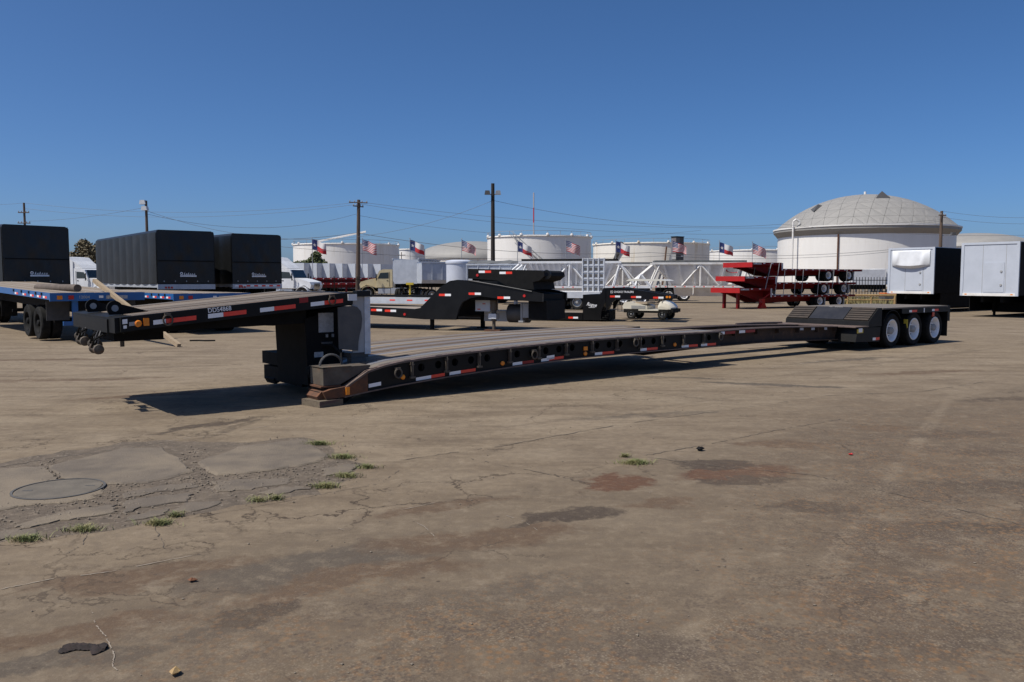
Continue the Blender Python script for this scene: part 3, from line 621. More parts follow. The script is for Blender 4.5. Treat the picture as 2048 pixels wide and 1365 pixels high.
# fenders over the front wheels
for y0, y1 in ((.0,.58),(BW-.58,BW)):
    pts = [(21.85+.54*math.cos(R(a_)), .46+.54*math.sin(R(a_))) for a_ in range(155, 20, -15)]
    m = MB()
    for (ax, az), (bx, bz) in zip(pts[:-1], pts[1:]):
        m.hexa([(ax-U0,y0,az),(bx-U0,y0,bz),(bx-U0,y1,bz),(ax-U0,y1,az),(ax-U0,y0,az+.015),(bx-U0,y0,bz+.015),(bx-U0,y1,bz+.015),(ax-U0,y1,az+.015)])
    m.build('fender', M['black'], T)
    B('mud_flap', M['rubber'], T, (25.13-U0,25.15-U0,y0+.02,y1,.18,.64))
tape(22.75, 22.9, .96, .96, 'tapew', -.004, .06); tape(22.9, 23.2, .96, .96, 'taper', -.004, .06); tape(24.1, 24.25, .96, .96, 'tapew', -.004, .06); tape(24.25, 24.5, .96, .96, 'taper', -.004, .06)
tape(20.85, 21.0, .28, .28, 'tapew', .014, .07); tape(21.0, 21.2, .28, .28, 'taper', .014, .07); tape(23.6,23.65,.97,.97,'tapew',-.004,.12); lens(24.15,-.004,.84,0,M['redlens'],None,(.06,.06))
B('load_plate', M['yellow'], T, (20.05-U0,20.35-U0,.012,.018,.46,.56)); B('load_plate', M['label'], T, (20.12-U0,20.3-U0,.008,.0115,.48,.58))
o = B('tyre_tag', M['yellow'], T, (22.66-U0,22.68-U0,-.008,.10,.50,.74)); o.rotation_euler = (0,0,0)
for y in (.55,1.9):
    MB().tube((20.8-U0,y,.45),(20.8-U0,y,.12),.06).build('air_can', M['blackm'], T)
m = MB().path([(18.2-U0,2.35,.66),(19.0-U0,2.33,.66),(20.2-U0,2.30,.64)], .035, 5); m.build('chain_bar', M['edge'], T)

# --- gooseneck: tilted deck on a box neck
gv0, gv1 = .62, 3.22
gz = lambda u: 1.335+(u-2.78)*(1.625-1.335)/(6.05-2.78)
def gs(u0, u1, v0, v1, th, off=0, m=None): return strip([u0, u1], v0, v1, gz, th, m, off)
GN = gs(2.78, 6.12, gv0, gv0+.06, .19).build('gooseneck_rail', M['black'], T)
gs(2.78, 6.12, gv1-.06, gv1, .19).build('gooseneck_rail', M['black'], T)
gs(2.72, 2.95, gv0+.0605, gv1-.0605, .20, -.004).build('front_beam', M['black'], T)
gs(5.95, 6.14, gv0+.0605, gv1-.0605, .20, -.004).build('rear_beam', M['black'], T)
n = 13; w = (gv1-gv0-.14)/n
for i in range(n):
    gs(2.955, 5.945, gv0+.07+i*w+.004, gv0+.07+(i+1)*w-.004, .045, .002+random.uniform(-.004,.003)).build('plank', M[random.choice(['woodg','woodg','wood','woodd'])], T)
for u in (3.4,3.9,4.4,4.9,5.4): gs(u, u+.08, gv0+.061, gv1-.061, .08, -.05).build('cross_member', M['blackm'], T)
for y in (1.25,2.5):            # pivot ears with round eye on the front of the deck
    m = MB(); N_ = 14; zc = gz(2.9); cx, cz, r = 2.86-U0, zc+.09, .10
    prof = [(2.82-U0-.03, zc)]+[(cx+r*math.cos(R(q)), cz+r*math.sin(R(q))) for q in range(200, 30, -12)]+[(3.28-U0, gz(3.28)+.01), (3.28-U0, gz(3.28)-.02)]
    m.prism(prof, y-.025, y+.025); e = m.build('pivot_ear', M['blackm'], T)
    m = MB().lathe([(.045,-.03),(.045,.03)], 16, 'y', (cx, y, cz)); m.cap(.045,-.03,16,'y',(cx,y,cz)); m.build('eye', M['grey'], e)
def gt(a, b, mt, dz=-.11, h=.06): return tape(a, b, gz(a)+dz, gz(b)+dz, mt, gv0-.004, h)
for a, b, c in [(3.18,3.34,3.74),(3.90,4.11,4.44),(4.64,4.85,5.18),(5.42,5.64,5.95)]:
    gt(a, b, 'tapew', -.115); gt(b+.003, c, 'taper', -.115)
gt(5.24, 5.38, 'tapedr', -.04, .075); gt(2.70+.1, 2.86, 'label', -.06, .06); gt(2.86+.02, 2.96, 'labelg', -.10, .05); gt(2.81,2.85,'label',-.13,.04)
lens(2.99, gv0, gz(2.99)-.105, .045, M['amber']); lens(3.09, gv0, gz(3.09)-.095, 0, M['amber'], None, (.035,.05))
o = text('unit_number', 'DDS4868', M['label'], T, (3.90-U0, gv0-.002, gz(3.9)-.068), .088, (math.pi/2, -math.atan(.29/3.27), 0), .95)
ring(3.36, gz(3.36)-.10, gv0-.03, .06, .012, None); ring(5.76, gz(5.76)-.09, gv0-.03, .055, .012, None)
# glad-hand hose reels and valves hung below the nose
for i, (u, v, z) in enumerate([(2.74,2.75,.98),(2.68,2.35,.94),(2.72,1.80,.92),(2.66,1.45,.88)]):
    x = u-U0; g = MB().lathe([(.02,-.17),(.065,-.16),(.07,-.12),(.045,-.10),(.045,.10),(.07,.12),(.065,.16),(.02,.17)], 14, 'y', (x, v, z)); g.cap(.02,-.17,14,'y',(x,v,z)); g = g.build('hose_spool', M['oldsteel'], T, True)
    MB().path([(x+.1,v-.12,z+.22),(x-.04,v-.1,z+.14),(x-.05,v+.05,z+.02),(x+.06,v+.12,z+.12),(x+.1,v+.14,gz(2.8)-.15)], .016).build('air_hose', M['blackm'], g)
    MB().path([(x,v-.08,z),(x+.02,v-.10,z+.18),(x+.07,v-.06,gz(2.8)-.16)], .012).path([(x,v+.08,z),(x+.02,v+.10,z+.16),(x+.07,v+.06,gz(2.8)-.16)], .012).build('wire_loop', M['darkgrey'], g)
B('nose_plate', M['black'], T, (2.70-U0,2.74-U0,1.0,3.0,1.12,1.30))
m = MB().box(2.85-U0,3.5-U0,1.3,2.5,.98,1.12); m.build('king_pin_plate', M['blackm'], T); MB().tube((3.1-U0,1.9,.98),(3.1-U0,1.9,.86),.03).build('king_pin', M['darkgrey'], T)
m = MB().prism([(2.9-U0,1.10),(5.5-U0,1.16),(5.5-U0,1.42),(2.9-U0,1.17)], .95, 1.10); m.prism([(2.9-U0,1.10),(5.5-U0,1.16),(5.5-U0,1.42),(2.9-U0,1.17)], 2.7, 2.85); m.build('gooseneck_beam', M['blackm'], T)
m = MB().prism([(5.46-U0,1.22),(6.08-U0,1.42),(6.08-U0,.40),(5.95-U0,.20),(5.50-U0,.20),(5.48-U0,.75)], .92, 2.05); nb = m.build('neck_box', M['blackm'], T)
B('notice_sheet', M['labelg'], nb, (5.68-U0,5.93-U0,.905,.912,1.01,1.31)); B('data_plate', M['labelg'], nb, (5.60-U0,5.75-U0,.905,.912,.63,.71))
B('valve', M['grey'], nb, (5.80-U0,5.83-U0,.89,.918,.93,.98), (5.90-U0,5.93-U0,.89,.918,.93,.98)); B('handle_bar', M['darkgrey'], nb, (5.72-U0,5.9-U0,.89,.918,.83,.86))
for k in range(2):
    MB().tube((5.6-U0+.3*k,.80,.42),(5.6-U0+.3*k,.918,.42),.14,18).build('air_tank', M['blackm'], nb)
# white side shield with a dark S-edged sheet in front
B('side_shield', M['shield'], T, (6.125-U0,6.40-U0,.655,.675,.69,1.60))
ds = B('diamond_plate', mat('diamond_plate', (.66,.68,.71), (.50,.52,.55), .35, .4, sc=9, bump=1.0, bsc=45), T, (6.33-U0,6.43-U0,.638,.654,.66,1.56))
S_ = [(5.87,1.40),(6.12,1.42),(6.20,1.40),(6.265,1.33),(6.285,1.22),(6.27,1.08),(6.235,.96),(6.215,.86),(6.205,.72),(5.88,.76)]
MB().prism([(a-U0,b) for a, b in S_], .632, .65).build('dark_sheet', M['darkgrey'], T)
B('corner_cap', M['white'], T, (6.03-U0,6.18-U0,.598,.619,1.50,1.60)); B('corner_block', M['blackg'], T, (6.19-U0,6.42-U0,.61,.75,1.56,1.65))
B('shield_bracket', M['darkgrey'], T, (6.12-U0,6.42-U0,.70,1.0,.60,.68), (6.1-U0,6.36-U0,.66,.80,.44,.60))
# --- timber blocks under the near coupling arm
p = PW(5.36, .05)
o = B('timber_block', M['oldtimber'], None, (-.16,.24,-.10,.36,0,.092)); o.location = (*PW(5.35,.05).xy, 0); o.rotation_euler = (0,0,ang(D)+R(8)); tag(o, 'lower timber block resting on the concrete under the rusty coupling arm', 'timber block')
o = B('timber_block', M['oldtimber'], None, (0,.22,0,.36,0,.010)); 
bpy.data.objects.remove(o)

# ---- leaning timber pole
a = G(358,692,.03); b = Vector((-12.7, 25.3, 1.80)); m = MB(); q = (b-a).to_track_quat('Z','Y'); w = .055
vs = [a+q @ Vector((sx*w, sy*w, 0)) for sx, sy in ((-1,-1),(1,-1),(1,1),(-1,1))]+[b+q @ Vector((sx*w, sy*w, 0)) for sx, sy in ((-1,-1),(1,-1),(1,1),(-1,1))]
tag(m.hexa(vs).build('timber_pole', M['timber']), 'pale sawn timber propped at a slant against the blue flatbed', 'timber')
c = G(403,683); m = MB().path([(-.35,0,.02),(-.1,.05,.02),(.1,-.04,.02),(.4,.02,.02)], .025, 5); tag(m.build('rubber_strap', M['blackm'], None, loc=(c.x,c.y,0)), 'black rubber strap lying on the yard behind the gooseneck', 'strap')

# ================================================================ generic trailer pieces
def tape_row(parent, x0, x1, y, z, n, h=.05, ax='x', first='taper', dy=.004, w=.28):
    for i in range(n):
        x = x0+(x1-x0)*i/n
        for k, mt in enumerate((first, 'tapew' if first != 'tapew' else 'taper')):
            a = x+k*w*.5; b = a+w*.5-.004
            if ax == 'x': B('reflective_tape', M[mt], parent, (a,b,y-dy,y,z-h/2,z+h/2))
            else: B('reflective_tape', M[mt], parent, (y-dy,y,a,b,z-h/2,z+h/2))
# ---- blue flatbeds (local x recedes, deck spans y -2.6..0, near rear-left corner at origin)
def flatbed(loc, d, zt_, L, label, number=True):
    t = thing('flatbed_trailer', label, 'trailer', loc, ang(d), 'blue flatbed trailers')
    B('side_rail', M['blue'], t, (0,L,-.05,0,zt_-.20,zt_-.01)); B('side_rail', M['blue'], t, (0,L,-2.6,-2.55,zt_-.20,zt_-.01))
    eb = B('rear_beam', M['blue'], t, (-.06,-.001,-2.6,0,zt_-.24,zt_-.005))
    n = 11; w = 2.5/n
    for i in range(n): B('plank', M[random.choice(['woodp','woodp','wood'])], t, (.0,L,-2.55+i*w+.004,-2.55+(i+1)*w-.004,zt_-.05,zt_+random.uniform(-.004,.004)))
    B('main_beam', M['blackm'], t, (.1,L-.3,-1.75,-1.62,zt_-.62,zt_-.052), (.1,L-.3,-.98,-.85,zt_-.62,zt_-.052))
    for x in (1.6,2.85): duals(t, x, .49, .49, .26, -2.55, -.05, 'blackm', 28)
    for y in (-.68,-2.55): B('mud_flap', M['flap'], t, (.62,.64,y,y+.62,.62,zt_-.245))
    b_ = B('bumper', M['blue'], t, (.02,.08,-2.3,-.35,.50,.62), (.02,.10,-.75,-.60,.50,zt_-.24), (.02,.10,-2.0,-1.85,.50,zt_-.24))
    tape_row(eb, -1.9, -.5, -.061, 0, 0)
    for i, y in enumerate((-.25,-.55)):
        m = MB(); m.box(-.075,-.061,y-.07,y+.07,zt_-.19,zt_-.08); m.build('marker_light', M['amber' if i == 0 else 'redlens'], eb)
    if number:
        o = text('unit_number', '12004', M['labelg'], eb, (-.062,-.75,zt_-.17), .12, (math.pi/2,0,-math.pi/2))
    B('capsule_label', M['labelg'], eb, (-.064,-.061,-2.1,-1.5,zt_-.19,zt_-.09)); B('door_label', M['label'], eb, (-.064,-.061,-1.42,-1.3,zt_-.16,zt_-.09))
    for x in (.25,.9,1.7,2.6,3.6): 
        B('reflective_tape', M['taper'], t, (x,x+.22,.0,.004,zt_-.17,zt_-.11)); B('reflective_tape', M['tapew'], t, (x+.222,x+.42,.0,.004,zt_-.17,zt_-.11))
        B('stake_pocket', M['blackm'], t, (x+.5,x+.6,-.002,.02,zt_-.10,zt_-.02))
    B('support_leg', M['blackm'], t, (L-3,L-2.86,-2.2,-2.06,.0,zt_-.3), (L-3,L-2.86,-.6,-.46,.0,zt_-.3))
    return t
dA = (-.68,.733)
fa = flatbed((-13.15,23.6,0), dA, 1.45, 13, 'blue flatbed trailer with a brown pipe lying on its pale plank deck')
fb = flatbed((-11.1,27.2,0), (-.64,.768), 1.37, 12.5, 'blue flatbed trailer with bare deck, next to the one carrying a pipe', False)
o = MB().tube((0,0,0),(3.2,0,0),.115,16).build('pipe', M['log'], None, True); tag(o, 'brown pipe lying along the blue flatbed deck', 'pipe')
pa = Vector((-13.15,23.6,0)); ax_ = Vector((*dA,0)); px_ = Vector((.733,.68,0)); fa.rotation_euler = (0,-R(1.3),ang(dA)); o.location = pa+ax_*.7+px_*.95+Vector((0,0,1.45+.12)); o.rotation_euler = (0,0,ang(dA)+.10)

# ---- black curtain-side trailers
def decal(t, y, z, s=1.0):
    m = MB().lathe([(.10*s,0),(.045*s,0)], 20, 'x', (-.122, y, z+.10*s)); d_ = m.build('decal_ring', M['label'], t)
    B('decal_bar', M['label'], d_, (-.122,-.119,y-1.0*s,y+.10*s,z-.12*s,z-.02*s))
    m = MB()
    for i in range(6):
        a = y-.14*s-i*.13*s; m.add([(-.122,a,z+.0),(-.122,a-.05*s,z+.0),(-.122,a-.11*s,z+(.16 if i in (0,2) else .11)*s),(-.122,a-.07*s,z+(.16 if i in (0,2) else .11)*s)], [(0,1,2,3)])
        m.add([(-.122,a-.03*s,z+.01),(-.122,a-.13*s,z+.01),(-.122,a-.13*s,z+.035),(-.122,a-.03*s,z+.035)], [(0,1,2,3)])
    m.build('decal_script', M['label'], d_)
def curtain(loc, d, L, label, z0=1.62, z1=4.1, tp=True, side='curtain_side', dec=True):
    t = thing('curtain_trailer', label, 'trailer', loc, ang(d), 'black curtain-sided trailers')
    m = MB().prism([(-2.6,z0),(0,z0),(0,z1-.10),(-.10,z1),(-2.5,z1),(-2.6,z1-.10)], .0, L, 'x'); bd = m.build('cover', M['curtain'], t)
    # side curtain bays between bows
    nb = 9; bw = L/nb
    for i in range(nb):
        a = i*bw; m = MB(); vs = []; fs = []
        for k in range(7):
            s = k/6; y = .02+.05*math.sin(math.pi*s)
            vs += [(a+bw*s,y,z0+.02),(a+bw*s,y,z1-.13)]
        for k in range(6): fs.append((2*k,2*k+1,2*k+3,2*k+2))
        m.add(vs, fs).build('curtain_bay', M[side], bd, True)
    m = MB(); nu, nv = 30, 22; vs = []; fs = []; sd_ = random.uniform(0, 6)
    for i in range(nu+1):
        for j in range(nv+1):
            y_ = -2.58+2.56*i/nu; w_ = j/nv; e_ = math.sin(math.pi*i/nu)*math.sin(math.pi*w_)
            q_ = .016*math.sin(5*y_+6*w_+sd_)+.012*math.sin(9*y_-11*w_+2*sd_)+.010*abs(math.sin(3.5*y_+9*w_))+.006*math.sin(21*y_+7*w_)
            vs.append((-.06-q_*e_-.02*e_, y_, z0+.06+(z1-.03-z0-.06)*w_))
    for i in range(nu):
        for j in range(nv): a = i*(nv+1)+j; fs.append((a,a+nv+1,a+nv+2,a+1))
    rf = m.add(vs, fs).build('rear_sheet', M['curtain'], bd, True)
    for k_ in range(5): B('tarp_buckle', M['galv'], rf, (-.085,-.07,-2.3+.5*k_,-2.26+.5*k_,z0+.10,z0+.16))
    B('rear_band', M['blackm'], rf, (-.122,-.06,-2.56,-.04,z0+1.05,z0+1.09))
    for y in (-.02,-2.6): B('corner_post', M['blackg'], bd, (-.07,-.003,y-.001 if y < -1 else y,y+.018 if y < -1 else y+.02,z0,z1-.09))
    if dec: decal(rf, -1.05, z0+.42, .68)
    rb = B('rear_bumper_rail', M['silver'], t, (-.09,.03,-2.6,.0,z0-.24,z0-.01)); 
    if tp: tape_row(rb, -2.5, -.1, -.09, z0-.10, 6, .07, 'y', 'taper', .005, .40)
    for i in range(3): 
        m = MB().lathe([(.05,0),(.05,-.02)], 12, 'x', (-.09,-.35-i*.13,z0-.16)); m.cap(.05,-.02,12,'x',(-.09,-.35-i*.13,z0-.16)); m.build('tail_light', M['redlens'], rb)
    B('side_rail', M['silver'], t, (.03,L,-.04,.0,z0-.16,z0-.005)); B('side_rail', M['silver'], t, (.03,L,-2.6,-2.56,z0-.16,z0-.005))
    B('main_beam', M['blackm'], t, (.2,L-.3,-1.75,-1.62,z0-.62,z0-.01), (.2,L-.3,-.98,-.85,z0-.62,z0-.01))
    for x in (1.6,2.9): duals(t, x, .5, .5, .27, -2.55, -.05, 'whiterim', 24)
    for y in (-.65,-2.55): B('mud_flap', M['rubber'], t, (.5,.52,y,y+.6,.3,z0-.16))
    B('bumper', M['blackm'], t, (.0,.08,-2.3,-.3,.5,.6), (.0,.08,-.8,-.7,.6,z0-.16), (.0,.08,-1.9,-1.8,.6,z0-.16))
    B('landing_leg', M['blackm'], t, (L-3,L-2.86,-2.1,-1.96,0,z0-.3), (L-3,L-2.86,-.64,-.5,0,z0-.3))
    return t
curtain((-20.9,34.2,0), (-.77,.64), 14, 'black curtain trailer behind the flatbed with the pipe, sharp white decal')
curtain((-16.2,38.0,0), (-.62,.785), 12.0, 'black curtain trailer showing its long grey-black side, scuffed tail sheet', tp=False)
curtain((-13.8,41.0,0), (-.66,.75), 13, 'black curtain trailer with creased tail sheet and red-white tape, beside a white truck', side='curtain')

# ---- tractor trucks (local x forward)
def tractor(loc, d, label, paint, sleeper=True, rims='steelrim', grp=None):
    t = thing('tractor_truck', label, 'truck', loc, ang(d), grp); P_ = M[paint]
    cab = MB().prism([(0,1.05),(1.55,1.05),(1.62,1.9),(1.25,2.72),(.9,2.85),(0,2.85)], -1.15, 1.15).build('cab', P_, t)
    if sleeper: 
        MB().prism([(-1.55,1.05),(-.004,1.05),(-.004,3.45),(-.5,3.85),(-1.1,3.9),(-1.55,3.8)], -1.2, 1.2).build('sleeper', P_, t)
        MB().prism([(-.003,2.86),(.95,2.86),(.55,3.15),(-.003,3.5)], -1.1, 1.1).build('roof_fairing', P_, t); B('sleeper_panel', M['grey'], t, (-1.1,-.4,-1.212,-1.202,1.5,2.6), (-1.1,-.4,1.202,1.212,1.5,2.6))
    hd = MB().prism([(1.56,1.0),(2.2,1.25),(2.55,1.32),(2.9,1.12),(3.15,1.0),(3.25,1.35),(3.1,1.62),(2.2,1.88),(1.6,1.98)], -1.0, 1.0).build('hood', P_, t)
    for s in (-1, 1):
        y = 1.155*s
        pts = [(2.4+.66*math.cos(R(a_)), .52+.66*math.sin(R(a_))) for a_ in range(170, 5, -15)]
        m = MB()
        for (ax, az), (bx, bz) in zip(pts[:-1], pts[1:]): m.hexa([(ax,s*.75,az),(bx,s*.75,bz),(bx,s*1.2,bz),(ax,s*1.2,az),(ax,s*.75,az+.05),(bx,s*.75,bz+.05),(bx,s*1.2,bz+.05),(ax,s*1.2,az+.05)])
        m.build('fender', P_, t)
        w_ = MB().prism([(.35,1.95),(1.42,1.95),(1.16,2.5),(.35,2.55)], y-.008, y+.008).build('side_window', M['glass'], t)
        MB().box(.25,.28,y-.01,y+.01,1.15,2.6).build('door_seam', M['blackm'], t); B('door_handle', M['blackg'], t, (.38,.55,y-.02,y+.02,1.72,1.77))
        MB().tube((1.45,1.16*s,1.9),(1.55,1.38*s,1.95),.02).tube((1.55,1.38*s,2.4),(1.55,1.38*s,1.75),.05).build('mirror', M['blackg'], t)
        B('step', M['silver'], t, (.2,1.4,s*.8 if s > 0 else -1.15,1.15 if s > 0 else -.8,.45,.95)); B('headlight', M['chrome'], t, (3.0,3.14,s*.72-.16,s*.72+.16,1.15,1.4))
        MB().tube((-1.7 if sleeper else -.12,s*1.0,1.0),(-1.7 if sleeper else -.12,s*1.0,3.7 if sleeper else 3.2),.07,10).build('exhaust_stack', M['chrome'], t)
        wheel(t, 2.4, s*1.0, .52, .52, .3, rims, -1 if s < 0 else 1, 24)
    MB().hexa([(1.585,-1.02,1.98),(1.6,1.02,1.98),(1.24,.95,2.66),(1.24,-.95,2.66),(1.64,-1.02,1.99),(1.64,1.02,1.99),(1.28,.95,2.7),(1.28,-.95,2.7)]).build('windscreen', M['glass'], t)
    B('grille', M['chrome'], t, (3.2,3.27,-.5,.5,.95,1.5)); B('bumper', M['chrome'], t, (3.1,3.4,-1.15,1.15,.45,.85)); B('frame_rail', M['blackm'], t, (-5.0 if sleeper else -2.9,3.1,-.45,-.33,.75,1.0), (-5.0 if sleeper else -2.9,3.1,.33,.45,.75,1.0))
    for x in ((-2.9,-4.2) if sleeper else (-.95,-2.2)): duals(t, x, .52, .52, .27, -1.22, 1.22, rims, 24)
    B('fifth_wheel', M['blackm'], t, (-4.1 if sleeper else -2.3,-3.2 if sleeper else -1.3,-.45,.45,1.0,1.2)); B('fuel_tank', M['silver'], t, (-1.4,.15,-1.15,-.55,.45,1.0), (-1.4,.15,.55,1.15,.45,1.0))
    return t
dT = Vector((.93,-.36)).normalized()
tractor((XX(170,76),76,0), (.95,-.3), 'white sleeper tractor truck parked between two black curtain trailers', 'white', True, grp='white sleeper trucks')
tractor((XX(572,76),76,0), (.95,-.3), 'white sleeper tractor truck peeking out behind the creased curtain trailer', 'white', True, grp='white sleeper trucks')
ct = tractor((XX(795,82),82,0), (-.97,-.24), 'cream day-cab tractor truck facing the tall wooden pole', 'cream', False)
ct.location = (XX(786,84), 84, 0); ct.rotation_euler = (0,0,ang((-.99,-.1)))

# ---- silver dump bodies beyond the black lowboy
def tub(loc, d, L, z0, z1, label, m_='silver', W_=2.5, tarp=False):
    t = thing('dump_trailer', label, 'trailer', loc, ang(d), 'silver dump trailers'); 
    MB().prism([(-W_/2+.15,z0),(W_/2-.15,z0),(W_/2,z0+.3),(W_/2,z1),(-W_/2,z1),(-W_/2,z0+.3)], 0, L, 'x').build('tub', M[m_], t)
    for i in range(int(L/.9)+1): B('side_rib', M[m_], t, (i*.9,i*.9+.06,-W_/2-.06,-W_/2-.001,z0+.3,z1))
    B('top_rail', M[m_], t, (-.05,L+.05,-W_/2-.08,-W_/2+.05,z1+.001,z1+.12), (-.05,L+.05,W_/2-.05,W_/2+.08,z1+.001,z1+.12))
    B('frame', M['blackm'], t, (.1,L-.1,-.5,-.38,z0-.35,z0-.01), (.1,L-.1,.38,.5,z0-.35,z0-.01))
    for x in (.9,2.2): duals(t, x, .5, .5, .27, -1.25, 1.25, 'steelrim', 20)
    B('landing_leg', M['grey'], t, (L-1.2,L-1.05,-.8,-.66,0,z0-.1), (L-1.2,L-1.05,.66,.8,0,z0-.1))
    if tarp:
        m = MB(); vs = []; fs = []; n = 12
        for i in range(n+1):
            for k in range(7): vs.append((L*i/n, -W_/2+W_*k/6, z1+.13+.25*math.sin(math.pi*k/6)+.05*math.sin(i*1.9+k)))
        for i in range(n):
            for k in range(6): a = i*7+k; fs.append((a,a+1,a+8,a+7))
        m.add(vs, fs).build('tarp', M['tarpgrey'], t)
    return t
Y = 78; tub((XX(812,Y),Y,0), (.2,.98), 7, 1.45, ZZ(520,Y), 'silver dump trailer end-on right behind the cream truck')
Y = 74; tub((XX(838,Y),Y+.5,0), (.96,.28), 7.5, 1.5, ZZ(527,Y), 'dull silver box dump trailer left of the round silver tank')
Y = 66; tub((XX(945,Y),Y,0), (.95,-.3), 6.2, 1.5, ZZ(532,Y), 'silver dump trailer under a sagging grey tarp', tarp=True)
Y = 68; t = thing('silo_tank', 'upright round silver tank standing behind the black gooseneck', 'tank', (XX(919,Y),Y,0)); r = 26*Y/FPX
m = MB().lathe([(r,1.0),(r,ZZ(528,Y)),(r+.06,ZZ(528,Y)),(r+.06,ZZ(524,Y)),(r*.97,ZZ(522,Y)),(r*.6,ZZ(520.5,Y))], 36); m.cap(r*.6,ZZ(520.5,Y),36); m.build('shell', mat('pale_silver', (.62,.65,.72), (.55,.58,.65), .4, .2, sc=1), t, True)
for a_ in range(4): MB().tube((r*.8*math.cos(a_*1.57+.8),r*.8*math.sin(a_*1.57+.8),0),(r*.8*math.cos(a_*1.57+.8),r*.8*math.sin(a_*1.57+.8),1.0),.08).build('leg', M['grey'], t)
B('valve_box', M['yellow'], t, (-1.0,-.1,-r-.25,-r+.02,1.0,1.35))
B('valve_box', M['yellow'], thing('pump_unit', 'yellow pump unit beside the cream truck', 'pump', (XX(822,76),75.4,0)), (-.32,.32,-.3,.3,1.36,1.56), (-.06,.06,-.2,.2,0,1.36))

# ---- the second black lowboy with arched gooseneck (local x to its nose, y away from camera)
F1 = (.92,-.39); L1 = thing('lowboy_trailer', 'glossy black lowboy with arched gooseneck and a second neck stacked on top', 'trailer', (-3.0,29.94,0), ang(F1))
for y0 in (0, 2.45):
    MB().prism([(-10,.55),(-2.68,.52),(-.18,.39),(1.09,.40),(1.2,.76),(1.35,1.03),(1.65,1.17),(2.04,1.24),(2.81,1.16),(3.74,1.10),(4.38,1.07),(4.38,1.35),(3.93,1.45),(2.81,1.61),(1.85,1.78),(1.16,1.82),(.85,1.78),(.5,1.58),(.17,1.28),(-.36,.80),(-.6,.76),(-2.68,.82),(-10,.88)], y0, y0+.12).build('side_beam', M['blackg'], L1)
B('deck', M['woodp'], L1, (-10,-.6,.125,2.445,.70,.76)); B('silver_rail', M['silverp'], L1, (-10,-.45,2.575,2.62,.86,1.12))
for x in [-9.5,-7.5,-5.2,-3.2,-2.4,-1.6,-.9]: B('reflective_tape', M['taper'], L1, (x,x+.25,2.57,2.574,.98,1.03)); 
B('far_rail', M['blackg'], L1, (-10,-.6,2.63,2.68,1.13,1.22))
m = MB().prism([(.2,.5),(1.0,.5),(1.25,1.1),(4.3,1.1),(4.3,1.32),(1.2,1.6),(.6,1.4)], .125, 2.445); m.build('gooseneck_core', M['blackm'], L1)
un = MB().prism([(1.48,2.21),(1.48,1.86),(2.6,1.80),(3.1,1.55),(4.0,1.48),(3.95,1.74),(4.2,1.80),(4.38,1.95),(4.35,2.08),(4.22,2.14)], .2, 2.3).build('stacked_neck', M['blackm'], L1)
m = MB(); m.lathe([(.16,-.02),(.16,.02),(.08,.02),(.08,-.02),(.16,-.02)], 16, 'y', (4.40,.35,2.0)); m.build('eye', M['blackg'], un)
for x in (1.6,2.15): B('spacer_block', M['blackm'], un, (x,x+.12,.3,2.2,1.785,1.86))
def tp1(par, x, z, y=-.004, rv=False, w=.24, s=0):
    a, b = ('tapew','taper') if rv else ('taper','tapew')
    for k, mt in enumerate((a, b)): MB().hexa([(x+k*w,y,z-.04+s*k),(x+k*w+w-.003,y,z-.04+s*k),(x+k*w+w-.003,y+.003,z-.04+s*k),(x+k*w,y+.003,z-.04+s*k),(x+k*w,y,z+.04+s*k),(x+k*w+w-.003,y,z+.04+s*k),(x+k*w+w-.003,y+.003,z+.04+s*k),(x+k*w,y+.003,z+.04+s*k)]).build('reflective_tape', M[mt], par)
for x, z in [(.42,1.28),(1.6,1.33),(2.71,1.20),(-2.44,.70),(-1.84,.68),(-3.4,.71)]: tp1(L1, x, z)
tp1(un, 1.9, 2.10, .196, True); tp1(un, 2.7, 2.06, .196, True)
for x, z in ((3.72,1.27),(-1.0,.56)):
    m = MB().lathe([(.05,0),(.05,-.02)], 12, 'y', (x,0,z)); m.cap(.05,-.02,12,'y',(x,0,z)); m.build('marker_light', M['redlens'], L1)
m = MB().lathe([(.05,0),(.05,-.02)], 12, 'y', (1.85,.2,1.98)); m.cap(.05,-.02,12,'y',(1.85,.2,1.98)); m.build('marker_light', M['redlens'], un)
for x, y, r, mt in ((.0,.25,.08,'blackm'),(1.12,2.2,.09,'blackm'),(-7.3,.3,.06,'blackm')):
    MB().tube((x,y,.5),(x,y,.03),r,10).build('support_leg', M[mt], L1); B('leg_foot', M['blackm'], L1, (x-.18,x+.18,y-.15,y+.15,0,.03))
m = MB().tube((2.35,.5,1.2),(2.35,.5,.75),.13,12).tube((2.35,.5,.75),(2.35,.5,.35),.09,12).tube((2.35,.5,.35),(2.35,.5,.05),.06,10); m.build('jack', M['oldsteel'], L1); B('jack_foot', M['rust'], L1, (2.05,2.65,.3,.75,0,.05))
B('jack_collar', M['silverp'], L1, (2.2,2.5,.35,.65,.44,.62))
B('valve_cabinet', M['vanwhite'], L1, (1.62,2.2,.5,1.2,.70,1.16)); B('cabinet_lamp', M['redlens'], L1, (1.7,1.82,.492,.499,.75,.79), (1.9,2.02,.492,.499,.95,.98))
B('tank_panel', M['silverp'], L1, (1.55,2.6,1.4,2.0,.3,.70)); MB().tube((2.75,1.0,.62),(3.5,1.0,.62),.33,18).build('air_tank', M['darkgrey'], L1, True)
B('engine_cover', M['blackm'], L1, (3.75,4.42,.3,2.2,.42,1.10)); B('cover_panel', M['grey'], L1, (3.5,3.749,.4,1.0,.5,1.0)); MB().tube((3.45,.42,1.0),(3.45,.42,.40),.05).build('landing_leg', M['grey'], L1); B('leg_foot', M['grey'], L1, (3.36,3.54,.33,.51,.34,.40))
